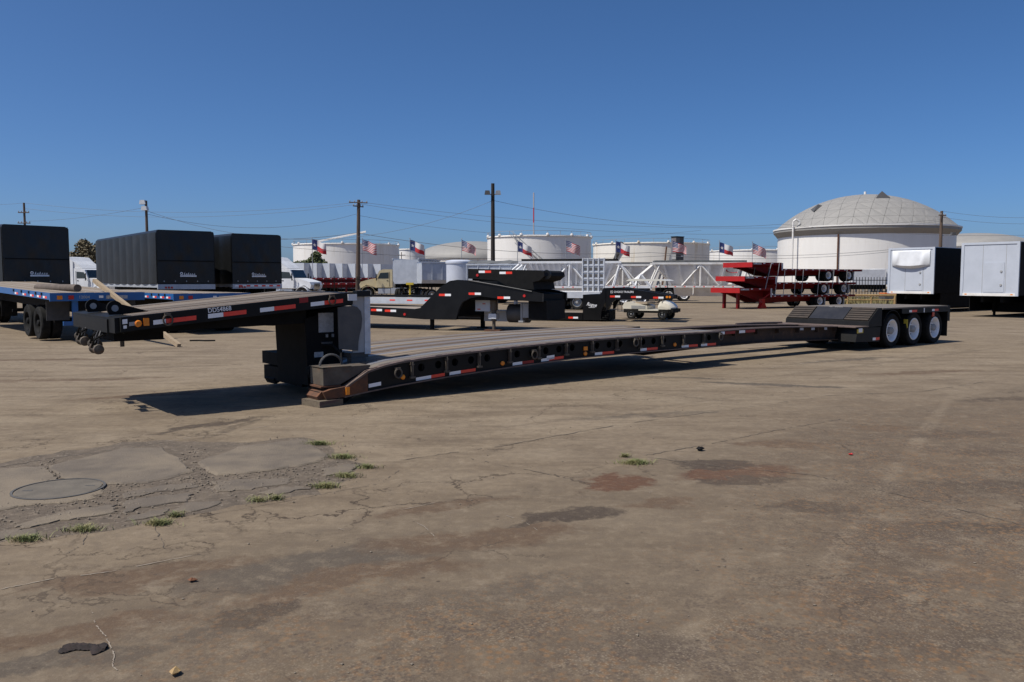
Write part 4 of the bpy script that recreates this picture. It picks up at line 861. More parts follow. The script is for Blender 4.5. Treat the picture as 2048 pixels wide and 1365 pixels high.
MB().path([(1.6,-.02,1.80),(2.8,-.03,1.62),(4.0,-.02,1.42)], .02).build('air_line', M['darkgrey'], L1)

# ---- third black trailer: detachable neck with lettering
F2 = (.95,-.30); L2 = thing('lowboy_trailer', 'black lowboy with square drop neck lettered in white, golf cart parked behind it', 'trailer', (4.1,36.0,0), ang(F2))
MB().prism([(-8,.06),(-1.065,.06),(-1.065,.38),(-8,.38)], 0, .12).build('side_beam', M['blackg'], L2); MB().prism([(-8,.06),(-1.065,.06),(-1.065,.38),(-8,.38)], 2.45, 2.57).build('side_beam', M['blackg'], L2)
B('deck', M['wood'], L2, (-8,-1.07,.125,2.445,.32,.37))
bx_ = MB().prism([(-1.06,.06),(-.26,.06),(-.22,.5),(-.05,.9),(-.05,1.46),(-.15,1.46),(-.27,1.2),(-1.06,1.17)], 0.03, 1.98).build('drop_neck', M['blackg'], L2)
for y in (.05, 1.7):
    MB().prism([(-.04,.48),(.04,.52),(.2,.82),(.37,.96),(2.82,.98),(2.82,1.15),(1.33,1.39),(.58,1.49),(-.04,1.47)], y, y+.25).build('neck_beam', M['blackg'], L2)
B('neck_plate', M['blackm'], L2, (.4,2.8,.305,1.695,1.0,1.12)); text('lettering', 'CHOICE TRAILERS', M['label'], L2, (.30,.046,1.26), .115, sx=.92); text('emblem', '1S', M['label'], L2, (.14,.046,1.24), .16, sx=.75)
text('script_logo', 'Rogue', M['label'], bx_, (-.90,.026,.70), .22, (math.pi/2,R(8),0), .8, .35); B('logo_underline', M['labelg'], bx_, (-.80,-.52,.024,.0295,.60,.63))
for x, z, s in [(.14,1.10,0),(1.05,1.08,0),(2.0,1.06,0),(-1.7,.16,0),(-3.0,.17,0)]: tp1(L2, x, z, .045 if x > 0 else -.004, w=.22)
for x in (2.58,2.70):
    m = MB().lathe([(.05,0),(.05,-.02)], 12, 'y', (x,.05,1.09)); m.cap(.05,-.02,12,'y',(x,.05,1.09)); m.build('marker_light', M['amber'], L2)
m = MB()
for i in range(4): m.tube((-.25+.1*i,-.02,.10+.08*i),(-.05+.05*i,.2,.05+.1*i),.03)
m.build('hydraulic_hoses', M['blackm'], L2)
MB().box(-.25,.08,.3,1.7,.05,.46).build('drive_unit', M['blackm'], L2)

# ---- golf cart (local x forward)
gc = Vector((XX(1300,38.7),38.7,0)); GC = thing('golf_cart', 'cream golf cart with canopy parked behind the black neck beam', 'golf cart', gc, ang((.85,-.5)))
MB().prism([(-1.12,.47),(-1.15,.60),(-1.05,.78),(-.75,.81),(-.25,.69),(.06,.62),(.06,.47)], -.55, .55).build('rear_body', M['plastic'], GC)
MB().prism([(-.45,.40),(.62,.40),(.62,.465),(.06,.465),(-.45,.469)], -.555, .555).build('sill', M['plastic'], GC)
prof = [(.60,.47),(.58,.68),(.66,.85),(.80,.87),(.98,.81),(1.14,.70),(1.24,.56),(1.22,.47)]
m = MB(); vs = []; fs = []; n_ = len(prof); ys = [-.54,-.50,-.38,0,.38,.50,.54]; ks = [.0,.72,.95,1.0,.95,.72,.0]
for y_, k_ in zip(ys, ks): vs += [(.60+(x_-.60)*(.75+.25*k_), y_, .47+(z_-.47)*(.35+.65*k_)) for x_, z_ in prof]
for a in range(len(ys)-1):
    for b in range(n_-1): q_ = a*n_+b; fs.append((q_,q_+1,q_+n_+1,q_+n_))
fs += [tuple(range(n_)), tuple(range(len(vs)-1, len(vs)-n_-1, -1))]
m.add(vs, fs).build('front_cowl', M['plastic'], GC, True)
B('front_bumper', M['blackm'], GC, (1.10,1.30,-.5,.5,.34,.50)); B('rear_fender_trim', M['blackm'], GC, (-1.08,-.36,-.565,-.556,.30,.466), (.62,1.10,-.565,-.556,.30,.46))
B('floor', M['blackm'], GC, (-1.05,1.18,-.54,.54,.30,.415)); B('side_panel', M['grey'], GC, (-.70,-.02,-.562,-.552,.48,.63)); B('seat', M['seat'], GC, (-.55,.05,-.5,.5,.70,.80)); 
MB().prism([(-.68,.815),(-.50,.815),(-.58,1.25),(-.70,1.25)], -.5, .5).build('backrest', M['seat'], GC)
roof = MB().prism([(-1.0,1.76),(-.8,1.86),(.75,1.84),(.95,1.77)], -.58, .58).build('canopy', M['plastic'], GC)
for x0, x1 in ((-.85,-.85),(.78,.62)):
    for y in (-.5,.5): MB().tube((x0,y,.75),(x1,y,1.77),.018,6).build('canopy_post', M['blackm'], GC)
for x in (-.72,.80):
    for s in (-1,1): wheel(GC, x, s*.47, .23, .23, .2, 'steelrim', s, 20, .55)
for x in (-1.45,-1.25): MB().tube((x,-.4,.35),(x,-.4,.85),.015,6).tube((x,.4,.35),(x,.4,.85),.015,6).build('rack_post', M['darkgrey'], GC)
B('rear_rack', M['darkgrey'], GC, (-1.47,-1.06,-.43,.43,.33,.36), (-1.47,-1.06,-.43,.43,.85,.87))
m = MB(); m.path([(.42+.15*math.cos(a_)*.3, -.22+.15*math.sin(a_), .98+.15*math.cos(a_)*.9) for a_ in [6.2832*i/12 for i in range(13)]], .014, 5); m.tube((.62,-.22,.85),(.44,-.22,.97),.015); m.build('steering_wheel', M['blackm'], GC)
MB().hexa([(.52,-.45,.80),(.52,.45,.80),(.66,.45,.86),(.66,-.45,.86),(.52,-.45,.82),(.52,.45,.82),(.66,.45,.88),(.66,-.45,.88)]).build('dash', M['blackm'], GC)

# ---- bottom dump trailers (local x from nose to tail)
def bottom_dump(loc, d, label, paint, ribs=14, cover=True, oval=False, s=1):
    t = thing('bottom_dump_trailer', label, 'trailer', loc, ang(d), 'bottom dump trailers'); P_ = M[paint]; Ln = 12
    def hx(x0, x1, zt_, zb_, yt, yb, ins): return [(x0+ins,-yb,zb_),(x1-ins,-yb,zb_),(x1-ins,yb,zb_),(x0+ins,yb,zb_),(x0,-yt,zt_),(x1,-yt,zt_),(x1,yt,zt_),(x0,yt,zt_)]
    MB().hexa(hx(2.6,9.6,3.0,1.35,1.2,.75,1.5)).build('hopper', P_, t); MB().hexa(hx(4.2,8.2,1.345,.55,.74,.4,.1)).build('gate', P_, t)
    for i in range(ribs):
        x = 3.2+5.9*i/(ribs-1); MB().hexa([(x,-1.36,2.95),(x+.16,-1.36,2.95),(x+.16,-1.18,2.95),(x,-1.18,2.95),(x*.8+1.22,-.93,1.38),(x*.8+1.38,-.93,1.38),(x*.8+1.38,-.72,1.38),(x*.8+1.22,-.72,1.38)]).build('hopper_rib', P_, t)
        if i % 2 == 0 and 4.3 < x < 8.0: B('gate_rib', P_, t, (x,x+.1,-.80,-.5,.62,1.3))
    B('top_rail', P_, t, (2.4,9.8,-1.3,-1.15,3.0,3.16), (2.4,9.8,1.15,1.3,3.0,3.16))
    B('lower_rail', P_, t, (1.0,11.8,-1.25,-1.1,1.22,1.36), (1.0,11.8,1.1,1.25,1.22,1.36))
    for y in (-1.2,1.2):
        for a, b in (((2.3,1.36),(3.0,3.0)),((.6,1.36),(2.5,2.98)),((4.7,1.36),(6.1,2.98)),((7.5,1.36),(6.1,2.98)),((6.1,1.36),(6.1,2.98)),((9.2,1.36),(9.7,3.0)),((9.7,3.0),(10.8,1.36)),((10.8,1.36),(11.2,2.2)),((11.2,2.2),(11.9,1.36)),((9.7,2.98),(9.3,1.36))):
            MB().tube((a[0],y,a[1]),(b[0],y,b[1]),.075,6).build('brace', P_, t)
    if cover: B('roll_tarp', M['blackm' if paint == 'hopper' else 'tarpgrey'], t, (2.6,9.6,-1.05,1.05,3.162,3.32))
    for x in (10.0,11.3): duals(t, x, .52, .52, .27, -1.25, 1.25, 'whiterim', 24)
    B('rear_frame', M['blackm'], t, (9.0,11.9,-.5,.5,.7,1.2)); B('kingpin_plate', P_, t, (.4,2.4,-1.1,1.1,1.22,1.34)); B('landing_leg', M['grey'], t, (2.0,2.14,-.7,-.56,0,1.22), (2.0,2.14,.56,.7,0,1.22))
    B('tail_light_board', P_, t, (11.9,11.98,-1.2,1.2,1.1,1.35)); tape_row(t, 1.2, 11.4, -1.25, 1.29, 14, .06)
    if oval:
        m = MB().lathe([(.42,0),(.34,0)], 28, 'y', (0,0,0)); o = m.build('oval_badge', M['redlens'], t); o.location = (8.6,-1.1,2.55); o.scale = (1.4,1,.5); o.rotation_euler = (R(-15),0,0)
    return t
bottom_dump((XX(1240,66),66,0), (.99,-.10), 'white bottom dump trailer nearest the red stack, with oval red badge', 'dirtywhite', 6, True, True)
bottom_dump((XX(1105,72),73,0), (.99,-.08), 'white bottom dump trailer between the headache rack and the badge trailer', 'dirtywhite', 6, True, False)
bottom_dump((XX(975,60),62,0), (.99,-.12), 'silver ribbed bottom dump trailer left of the aluminium headache rack', 'hopper', 15, True, False)

# ---- flatbed with aluminium headache rack
Y = 50; t = thing('rack_trailer', 'white flatbed with tall perforated aluminium headache rack', 'trailer', (XX(1187,Y),Y,0), ang((.93,-.36)))
rk = B('headache_rack', M['silver'], t, (-.04,.0,-.72,.72,1.0,3.1)); rk.rotation_euler = (0,0,R(84))
for i in range(5): B('rack_post', M['silverp'], rk, (-.10,-.041,-.72+i*.345,-.66+i*.345,1.0,3.12))
for i in range(6): B('rack_bar', M['silverp'], rk, (-.075,-.042,-.655,.655,1.05+i*.4,1.10+i*.4))
for i in range(4):
    for j in range(5): B('rack_hole', M['darkgrey'], rk, (-.047,-.0405,-.60+i*.345,-.42+i*.345,1.17+j*.4,1.36+j*.4))
B('bed', M['dirtywhite'], t, (-4.2,.45,-.2,2.2,.95,1.12)); B('bed_side', M['silverp'], t, (-4.2,.45,-.24,-.201,.72,1.10)); B('tail_board', M['dirtywhite'], t, (-4.2,-2.6,-.262,-.241,.76,1.06))
for x in (-3.95,-3.35): B('tail_light', M['redlens'], t, (x,x+.28,-.28,-.2625,.80,.88))
B('top_lamp', M['redlens'], t, (-3.6,-3.4,-.28,-.2625,.95,1.0)); B('frame', M['blackm'], t, (-4.0,.4,.4,1.6,.5,.949))
for x in (-1.0,-2.2): duals(t, x, .46, .46, .25, -.15, 2.15, 'steelrim', 20)

# ---- stack of three red drop-deck trailers
P0 = Vector((15.8,52.2,0)); D3 = (.87,.49)
def dropdeck(dx, zl, zu, x0, xs, xe, wx, label, first=False):
    t = thing('drop_deck_trailer', label, 'trailer', P0+Vector((D3[0],D3[1],0))*0, ang(D3), 'stacked red drop-deck trailers'); t.location = (P0.x, P0.y, 0)
    B('upper_deck', M['red'], t, (x0,xs,0,2.55,zu-.16,zu)); B('front_panel', M['redb'], t, (x0-.05,x0-.001,.0,2.55,zu-.30,zu+.01))
    B('lower_deck', M['red'], t, (xs,xe,0,2.55,zl-.14,zl)); B('step_wall', M['red'], t, (xs-.04,xs-.001,.0,2.55,zl-.14,zu-.161)); B('step_plate', M['silverp'], t, (xs-.02,xs+.10,-.02,-.001,zl-.1,zu-.02))
    for y in (.55,1.85): MB().prism([(x0+.3,zu-.161),(xs-.05,zu-.161),(xs-.05,zl-.15),(xe-.1,zl-.141),(xe-.1,zl-.30),(xs+.5,zl-.48),(xs-.3,zl-.45),(x0+.8,zu-.42),(x0+.3,zu-.35)], y, y+.15).build('main_beam', M['red'], t)
    for x in [xs+.3+i*.62 for i in range(int((xe-xs-.3)/.62))]: B('rub_lamp', M['tapew'], t, (x,x+.16,-.008,-.001,zl-.07,zl-.02))
    for x in [x0+.2+i*.7 for i in range(int((xs-x0-.2)/.7))]: B('rub_lamp', M['tapew'], t, (x,x+.16,-.008,-.001,zu-.08,zu-.03))
    B('lettering_plate', M['labelg'], t, (x0+.04,x0+.75,-.006,-.001,zu-.13,zu-.03))
    for x in wx:
        duals(t, x, zl-.41, .40, .25, .02, 2.53, 'whiterim', 24, .6); B('mud_flap', M['white'], t, (x+.52,x+.54,.05,.6,zl-.75,zl-.15))
    B('hanger', M['red'], t, (wx[0]-.6,wx[1]+.6,.6,1.95,zl-.36,zl-.145))
    return t
dropdeck(0,.83,1.30,-2.0,.62,8.6,(5.2,7.05),'bottom red drop-deck trailer of the stack, standing on the yard with a red jack')
s2 = dropdeck(0,1.65,2.03,-1.6,1.02,8.65,(5.55,7.5),'middle red drop-deck trailer of the stack'); s3 = dropdeck(0,2.52,2.90,-.98,1.55,9.25,(5.95,7.95),'top red drop-deck trailer of the stack')
for x in (.25,): 
    t = thing('jack_stand', 'bright red jack standing under the stacked red trailers', 'jack', P0+Vector((D3[0]*.05,D3[1]*.05,0)), ang(D3)); m = MB().prism([(-.3,0),(.3,0),(.12,.35),(.12,.62),(-.12,.62),(-.12,.35)], .02, .3); m.build('body', M['redb'], t); MB().tube((0,.16,.6),(.5,.0,.95),.03).build('crank', M['redb'], t)
o = B('landing_leg', M['red'], None, (-.07,.07,-.07,.07,0,.9)); bpy.data.objects.remove(o)
bt = [q for q in bpy.data.objects if q.get('label', '').startswith('bottom red')][0]
B('landing_leg', M['red'], bt, (-1.6,-1.42,.6,.75,0,.94), (-1.6,-1.42,1.8,1.95,0,.94))
# red diagonal tie straps / posts
for i, (xa, xb, za, zb_) in enumerate([(.6,.1,2.9,1.30),(1.3,.95,2.9,.85),(1.8,1.7,2.52,.83),(2.8,2.7,2.52,.83),(3.5,3.35,2.52,.83),(5.0,4.85,2.52,.83),(6.4,6.2,2.52,.83),(7.7,7.55,2.52,.83)]):
    m = MB().tube((0,-.03,zb_-.06),(xa-xb,-.03,za-.02),.022,6); o = m.build('tie_strap', M['galv'], s3); o.location = (xb,0,0)
for x in (-.9,.3): MB().tube((x,-.02,2.03),(x+.1,-.02,2.6),.03).build('stack_post', M['blackm'], s2)

# ---- white box vans, right
def boxvan(loc, d, L, label, deflector, z0=1.07, z1=3.6, W_=2.6):
    # local x runs back from the front wall, y from 0 (near right corner) to W_
    t = thing('box_trailer', label, 'trailer', loc, ang(d), 'white-fronted box trailers')
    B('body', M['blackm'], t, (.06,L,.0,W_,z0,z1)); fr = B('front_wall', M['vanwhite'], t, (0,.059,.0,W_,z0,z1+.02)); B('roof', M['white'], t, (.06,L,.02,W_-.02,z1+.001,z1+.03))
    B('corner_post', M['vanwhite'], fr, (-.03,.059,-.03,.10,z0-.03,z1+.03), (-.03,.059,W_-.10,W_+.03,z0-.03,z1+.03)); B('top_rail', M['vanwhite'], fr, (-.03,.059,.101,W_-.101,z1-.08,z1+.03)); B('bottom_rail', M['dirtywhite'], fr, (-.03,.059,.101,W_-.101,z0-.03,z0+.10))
    B('front_door', M['vanwhite'], fr, (-.018,-.001,.62,1.55,z0+.15,z1-.95)); 
    for zz in (.5,1.15):
        m = MB().lathe([(.06,0),(.05,-.03)], 14, 'x', (-.018,.75,z0+zz)); m.cap(.05,-.03,14,'x',(-.018,.75,z0+zz)); m.build('gladhand', M['grey'], fr)
    B('panel_seam', M['grey'], fr, (-.004,-.0005,1.60,1.62,z0+.1,z1-.08), (-.004,-.0005,.55,.57,z0+.1,z1-.08))
    if deflector:
        m = MB(); vs = []; n = 9
        for i in range(n):
            s = i/(n-1); y = .22+(W_-.44)*s; b = .17*math.sin(math.pi*s)**.6
            vs += [(-.035,y,z1-.12),(-.05-.6*b,y,z1-.18-.05*b),(-.05-b*1.15,y,z1-.90-.10*math.sin(math.pi*s)),(-.035,y,z1-1.0-.16*math.sin(math.pi*s))]
        fs = []
        for i in range(n-1):
            for k in range(3): a = 4*i+k; fs.append((a,a+4,a+5,a+1))
        fs += [(0,1,2,3), (4*n-1,4*n-2,4*n-3,4*n-4)]
        m.add(vs, fs).build('air_deflector', M['white'], fr, True)
    B('frame_beam', M['blackm'], t, (.4,L-.2,.8,.92,z0-.35,z0-.01), (.4,L-.2,1.7,1.82,z0-.35,z0-.01)); B('shade_skirt', M['blackm'], t, (.9,L-.5,.02,.05,z0-.80,z0-.01), (.9,L-.5,W_-.05,W_-.02,z0-.80,z0-.01)); B('storage_box', M['blackm'], t, (2.8,6.5,.3,2.3,.18,z0-.36))  # black skirt panels added to block light and darken the underside
    m = MB()
    for y in (.5,2.1): m.tube((2.6,y,0),(2.6,y,z0-.02),.07,8)
    m.tube((2.6,.5,.35),(3.6,.7,z0-.05),.03); m.tube((2.6,2.1,.35),(3.6,1.9,z0-.05),.03); m.build('landing_leg', M['blackm'], t); B('marker', M['amber'], fr, (-.035,-.031,.2,.3,z0+.02,z0+.07), (-.035,-.031,W_-.3,W_-.2,z0+.02,z0+.07))
    for x in (L-2.5,L-1.3): duals(t, x, .5, .5, .27, .05, W_-.05, 'whiterim', 20)
    return t
dV = (.80,.60)
boxvan((23.3,46.0,0), dV, 13, 'white-fronted box trailer with bulging air deflector', True)
boxvan((23.84,39.2,0), dV, 13, 'white-fronted box trailer with flat front and a tall inset door', False)

# ---- far white vans behind the fence (left row, and right)
for i in range(7):
    Y = 128+i*.4; px = 585+i*25.3
    t = thing('box_trailer', 'white box trailer in the far row behind the fence, '+['the one nearest the white truck','second from the white truck','third from the white truck','middle one of the row','third from the wooden pole side','second from the wooden pole side','the one behind the wooden pole'][i], 'trailer', (XX(px,Y),Y,0), ang((.45,.89)), 'far row of white box trailers'); z1 = ZZ(527+i*.4,Y)
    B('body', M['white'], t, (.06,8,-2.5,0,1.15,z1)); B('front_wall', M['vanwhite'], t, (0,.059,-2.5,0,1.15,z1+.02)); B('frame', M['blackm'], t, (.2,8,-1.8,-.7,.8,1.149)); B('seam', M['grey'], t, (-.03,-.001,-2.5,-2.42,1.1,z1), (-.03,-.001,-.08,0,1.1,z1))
    for x in (1.0,5.5,6.8): MB().tube((x,-2.4,.5),(x,-.1,.5),.5 if x > 2 else .12,14).build('wheel_set' if x > 2 else 'landing_leg', M['rubber' if x > 2 else 'grey'], t)
for i, px in enumerate((1685,1738,1752)):
    Y = 125; t = thing('box_trailer', ['dull white box trailer beyond the fence behind the red stack', 'bright white box trailer end beyond the fence', 'pinkish white box trailer beside the bright white one'][i], 'trailer', (XX(px,Y),Y+i*.5,0), ang((.15,.99) if i else (.99,.1)), 'far white box trailers'); z1 = ZZ(540-i,Y)
    B('body', M['white' if i != 1 else 'tank'], t, (0,5.2 if i == 0 else 7,-2.5,0,1.1,z1)); B('frame', M['blackm'], t, (.2,5,-1.8,-.7,.4,1.099)); B('rail', M['grey'], t, (-.02,-.001,-2.5,0,1.1,1.25))
    for x in (.8,4.2): B('leg', M['grey'], t, (x,x+.2,-2.2,-2.0,0,.41), (x,x+.2,-.5,-.3,0,.41))

# ---- red flatbed trailers behind the left fence
for i, (px, py, Y) in enumerate([(655,566,101),(700,556,104)]):
    t = thing('flatbed_trailer', ['dark red flatbed with wheels behind the picket fence, left of the cream truck', 'red flatbed raised higher behind the picket fence, near the tall wooden pole'][i], 'trailer', (XX(px,Y),Y,0), ang((.98,.2)), 'red flatbeds behind the fence')
    z = ZZ(py,Y); B('deck', M['red'], t, (-4.5,3.5,0,2.5,z-.25,z)); B('beam', M['red'], t, (-4.2,3.3,.6,.8,z-.6,z-.251), (-4.2,3.3,1.7,1.9,z-.6,z-.251))
    for x in (-3.2,-1.9): MB().tube((x,.1,.5),(x,2.4,.5),.5,18).build('wheel_set', M['rubber'], t)
    for x in (2.2,): B('landing_leg', M['red'], t, (x,x+.2,.3,.5,0,z-.25), (x,x+.2,2.0,2.2,0,z-.25))
    for x in (-3.2,): B('frame_post', M['blackm'], t, (x,x+1.4,.9,1.6,.6,z-.251))
    tape_row(t, -4.3, 3.0, 0, z-.12, 8, .08)

# ---- picket fences
def fence(p0, p1, h, label, pitch=.42):
    p0 = Vector(p0); p1 = Vector(p1); L = (p1-p0).length; t = thing('picket_fence', label, 'fence', p0, ang((p1-p0)[:2]))
    n = int(L/2.4)
    for i in range(n+1): B('post', M['blackm'], t, (L*i/n-.05,L*i/n+.05,-.05,.05,0,h+.1))
    for z in (.25,h-.25): B('rail', M['blackm'], t, (0,L,-.02,.02,z,z+.06))
    m = MB(); k = int(L/pitch)
    me = MB().box(-.02,.02,-.02,.02,.05,h+.05).mesh('picket', M['blackm'])
    for i in range(min(k,290)): link('picket', me, t, (L*(i+.5)/k,0,0))
    return t
fence((XX(575,94),94,0), (XX(905,94),94,0), 2.1, 'black iron picket fence behind the cream truck')
fence((XX(1685,73),73,0), (XX(1790,73),73,0), 2.0, 'black iron picket fence between the red stack and the box trailers', .25)
# grass verge behind the right barrier
m = MB()
for _ in range(6000):
    Y = random.uniform(62,72); px = random.uniform(1660,1890); p = Vector((XX(px,Y),Y,0)); h = random.uniform(.1,.55)*(1 if random.random() < .3 else .5); a = random.uniform(0,6.28); s = Vector((math.cos(a),math.sin(a),0))*.05
    m.add([p-s,p+s,p+Vector((random.uniform(-.1,.1),random.uniform(-.1,.1),h))], [(0,1,2)])
o = m.build('grass_verge', mat('dry_verge', (.16,.15,.06), (.22,.17,.07), .8, sc=1)); o['kind'] = 'stuff'; o['label'] = 'rough dry grass verge behind the pipe barrier'
Y = 60; t = thing('pipe_barrier', 'tan pipe barrier with two rails in front of the rough verge', 'barrier', (XX(1690,Y),Y,0))
L = XX(1842,Y)-XX(1690,Y)
for z, r, mt in ((ZZ(591,Y),.07,'tan'),(ZZ(600,Y),.035,'tan')): MB().tube((0,0,z),(L,0,z),r,8).build('rail', M[mt], t)
for i in range(4): MB().tube((L*(.03+.31*i),.0,0),(L*(.03+.31*i),0,ZZ(591,Y)),.09 if i == 2 else .06,8).build('post', M['tan'], t)
Y = 63; t = thing('equipment_crate', 'low orange and grey equipment crates under the box trailer nose', 'crate', (XX(1800,Y),Y,0)); B('crate', M['darkgrey'], t, (-1.2,1.0,0,1.0,.1,.75)); B('crate_lid', M['orange'], t, (-1.2,-.3,-.01,1.0,.751,.83)); B('skid', M['timber'], t, (-1.25,1.05,.1,.2,0,.099), (-1.25,1.05,.8,.9,0,.099))

# ================================================================ TANKS
def tank(px0, px1, py_top, Y, label, mt='tank', roof=.04, rails=True, group='white storage tanks'):
    X0, X1 = XX(px0,Y), XX(px1,Y); r = (X1-X0)/2; z1 = ZZ(py_top,Y); t = thing('storage_tank', label, 'tank', ((X0+X1)/2,Y,0), 0, group)
    sh = MB().lathe([(r,0),(r,z1)], 96).build('shell', M[mt], t, True)
    for i in range(1, 7): MB().lathe([(r,z1*i/7-.03),(r+.012,z1*i/7),(r,z1*i/7+.03)], 96).build('weld_seam', M[mt], sh)
    m = MB().lathe([(r+.02,z1),(r*.5,z1+r*roof*.6),(.05,z1+r*roof)], 72); m.build('roof', M[mt], t, True)
    MB().lathe([(r+.01,z1-.4),(r+.28,z1-.4),(r+.28,z1-.3),(r+.01,z1-.3)], 72).build('wind_girder', M[mt], t)
    if rails:
        n = 26
        for i in range(n):
            a = 2*math.pi*i/n
            if math.sin(a) > .35: continue
            m = MB().tube((r*math.cos(a),r*math.sin(a),z1),(r*math.cos(a),r*math.sin(a),z1+1.1),.06,5); m.build('rail_post', M['galv'], t)
            if i % 2 == 0: MB().lathe([(.0,.5),(.35,.42),(.45,.0),(.3,-.3)], 8, 'z', ((r+.1)*math.cos(a),(r+.1)*math.sin(a),z1)).build('vent', M[mt], t)
        MB().lathe([(r+.03,z1+1.05),(r+.03,z1+1.15),(r-.03,z1+1.15),(r-.03,z1+1.05),(r+.03,z1+1.05)], 60).build('hand_rail', M['galv'], t)
    return t, r, z1
def stair(t, r, z1, a0, a1, n=18):
    m = MB()
    for i in range(n):
        s = i/n; e = (i+1)/n; A = a0+(a1-a0)*s; B_ = a0+(a1-a0)*e
        for rr in (r+.15,r+1.1): m.tube((rr*math.cos(A),rr*math.sin(A),z1*s),(rr*math.cos(B_),rr*math.sin(B_),z1*e),.10,4); m.tube((rr*math.cos(A),rr*math.sin(A),z1*s+1.1),(rr*math.cos(B_),rr*math.sin(B_),z1*e+1.1),.05,4)
        m.tube(((r+1.1)*math.cos(A),(r+1.1)*math.sin(A),z1*s),((r+1.1)*math.cos(A),(r+1.1)*math.sin(A),z1*s+1.1),.05,4)
        m.tube(((r+.15)*math.cos(A),(r+.15)*math.sin(A),z1*s),((r+1.1)*math.cos(A),(r+1.1)*math.sin(A),z1*s),.12,4)
    m.build('stairway', M['galv'], t)
t, r, z1 = tank(592,798,491,292,'wide white tank behind the trees and the far row of white trailers', roof=.03)
MB().tube((-6,-r*.9,z1+.5),(8,-r*.4,z1+4.2),.35,6).build('roof_walkway', M['tank'], t)
tank(800,851,499,327,'narrow white tank right of the wide tank', rails=False)
t, r, z1 = tank(975,1181,476,244,'tall white tank with a diagonal stairway and railings'); stair(t, r, z1, R(-62), R(-121))
t, r, z1 = tank(1186,1414,490,281,'cream-streaked white tank with dark diagonal stair pipe', 'tankc')
MB().tube((r*math.cos(R(-150)),r*math.sin(R(-150))-1,0),(r*math.cos(R(-128)),r*math.sin(R(-128))-1,z1),.6,6).build('stairway', M['darkgrey'], t); MB().tube((.5,-r-.6,0),(1.6,-r-.6,z1-1.5),.25,6).build('stand_pipe', M['rust'], t)
tank(1414,1606,503,348,'plain white tank half hidden by the great domed tank', rails=True)
t, r, z1 = tank(835,1058,520,400,'cream tank under a grey dome, partly behind the stairway tank', 'tankc', rails=False, group='domed tanks')
hd_ = ZZ(484,400)-z1; MB().lathe([(r*1.02*math.cos(R(a_)),z1+hd_*math.sin(R(a_))) for a_ in range(0,91,9)], 64).build('dome', M['dome'], t, True); B('eave_band', M['rust'], t)
bpy.data.objects.remove([c for c in t.children if c.name.startswith('eave_band')][0])
MB().lathe([(r+.05,z1-4),(r+.3,z1-4),(r+.3,z1-2.5),(r+.05,z1-2.5)], 64).build('eave_band', M['edge'], t)
t, r, z1 = tank(1830,2045,497,400,'far domed tank behind the box trailers', 'tankc', rails=False, group='domed tanks')
hd_ = ZZ(468,400)-z1; MB().lathe([(r*1.02*math.cos(R(a_)),z1+hd_*math.sin(R(a_))) for a_ in range(0,91,9)], 64).build('dome', M['dome'], t, True)
# great domed tank with triangular roof panels
Y = 244; X0, X1 = XX(1560,Y), XX(1886,Y); r = (X1-X0)/2; z1 = ZZ(470,Y); t = thing('storage_tank', 'great white tank with a grey dome of triangular panels', 'tank', ((X0+X1)/2,Y,0), 0, 'domed tanks')
sh = MB().lathe([(r,0),(r,z1)], 128).build('shell', M['tank'], t, True)
for i in range(1, 8): MB().lathe([(r,z1*i/8-.03),(r+.012,z1*i/8),(r,z1*i/8+.03)], 128).build('weld_seam', M['tank'], sh)
ze = ZZ(463,Y); zd = ZZ(393,Y); re = r+1.0; hh = zd-ze; Rs = (re*re+hh*hh)/(2*hh); cz = zd-Rs
MB().lathe([(r+.02,z1-1.0),(re+.25,ze-.6),(re+.25,ze+.1),(re-.1,ze+.1)], 96).build('eave', M['dome'], t, True); MB().lathe([(re+.26,ze+.05),(re+.42,ze+.05),(re+.42,ze+.45),(re+.1,ze+.45)], 96).build('eave_gutter', M['tank'], t)
def dome_pt(q, rr, off=0):
    d_ = math.hypot(*q); A = math.asin(re/Rs)*min(d_,1.0); a_ = math.atan2(q[1],q[0]); R_ = Rs+off
    return Vector((R_*math.sin(A)*math.cos(a_), R_*math.sin(A)*math.sin(a_), cz+R_*math.cos(A)))
MB().lathe([(Rs*math.sin(math.asin(re/Rs)*k/12), cz+Rs*math.cos(math.asin(re/Rs)*k/12)-.25) for k in range(12,-1,-1)], 72).build('dome_base', M['domeseam'], t, True)
N_ = 7
def hexpt(i, j):       # hex lattice -> disc
    x = i+j*.5; y = j*math.sqrt(3)/2; k = max(abs(i), abs(j), abs(i+j))
    if k == 0: return (0, 0)
    a_ = math.atan2(y, x)
    # even spacing round each ring
    sec = int(((a_+2*math.pi) % (2*math.pi)+1e-9)/(math.pi/3)); f = {0: j, 1: -i, 2: -(i+j), 3: -j, 4: i, 5: i+j}[sec % 6]
    if sec == 0: f = j
    elif sec == 1: f = -i
    elif sec == 2: f = k-(i+j) if False else -(i+j)
    a2 = sec*math.pi/3+(f/k)*math.pi/3
    return (k/N_*math.cos(a2), k/N_*math.sin(a2))
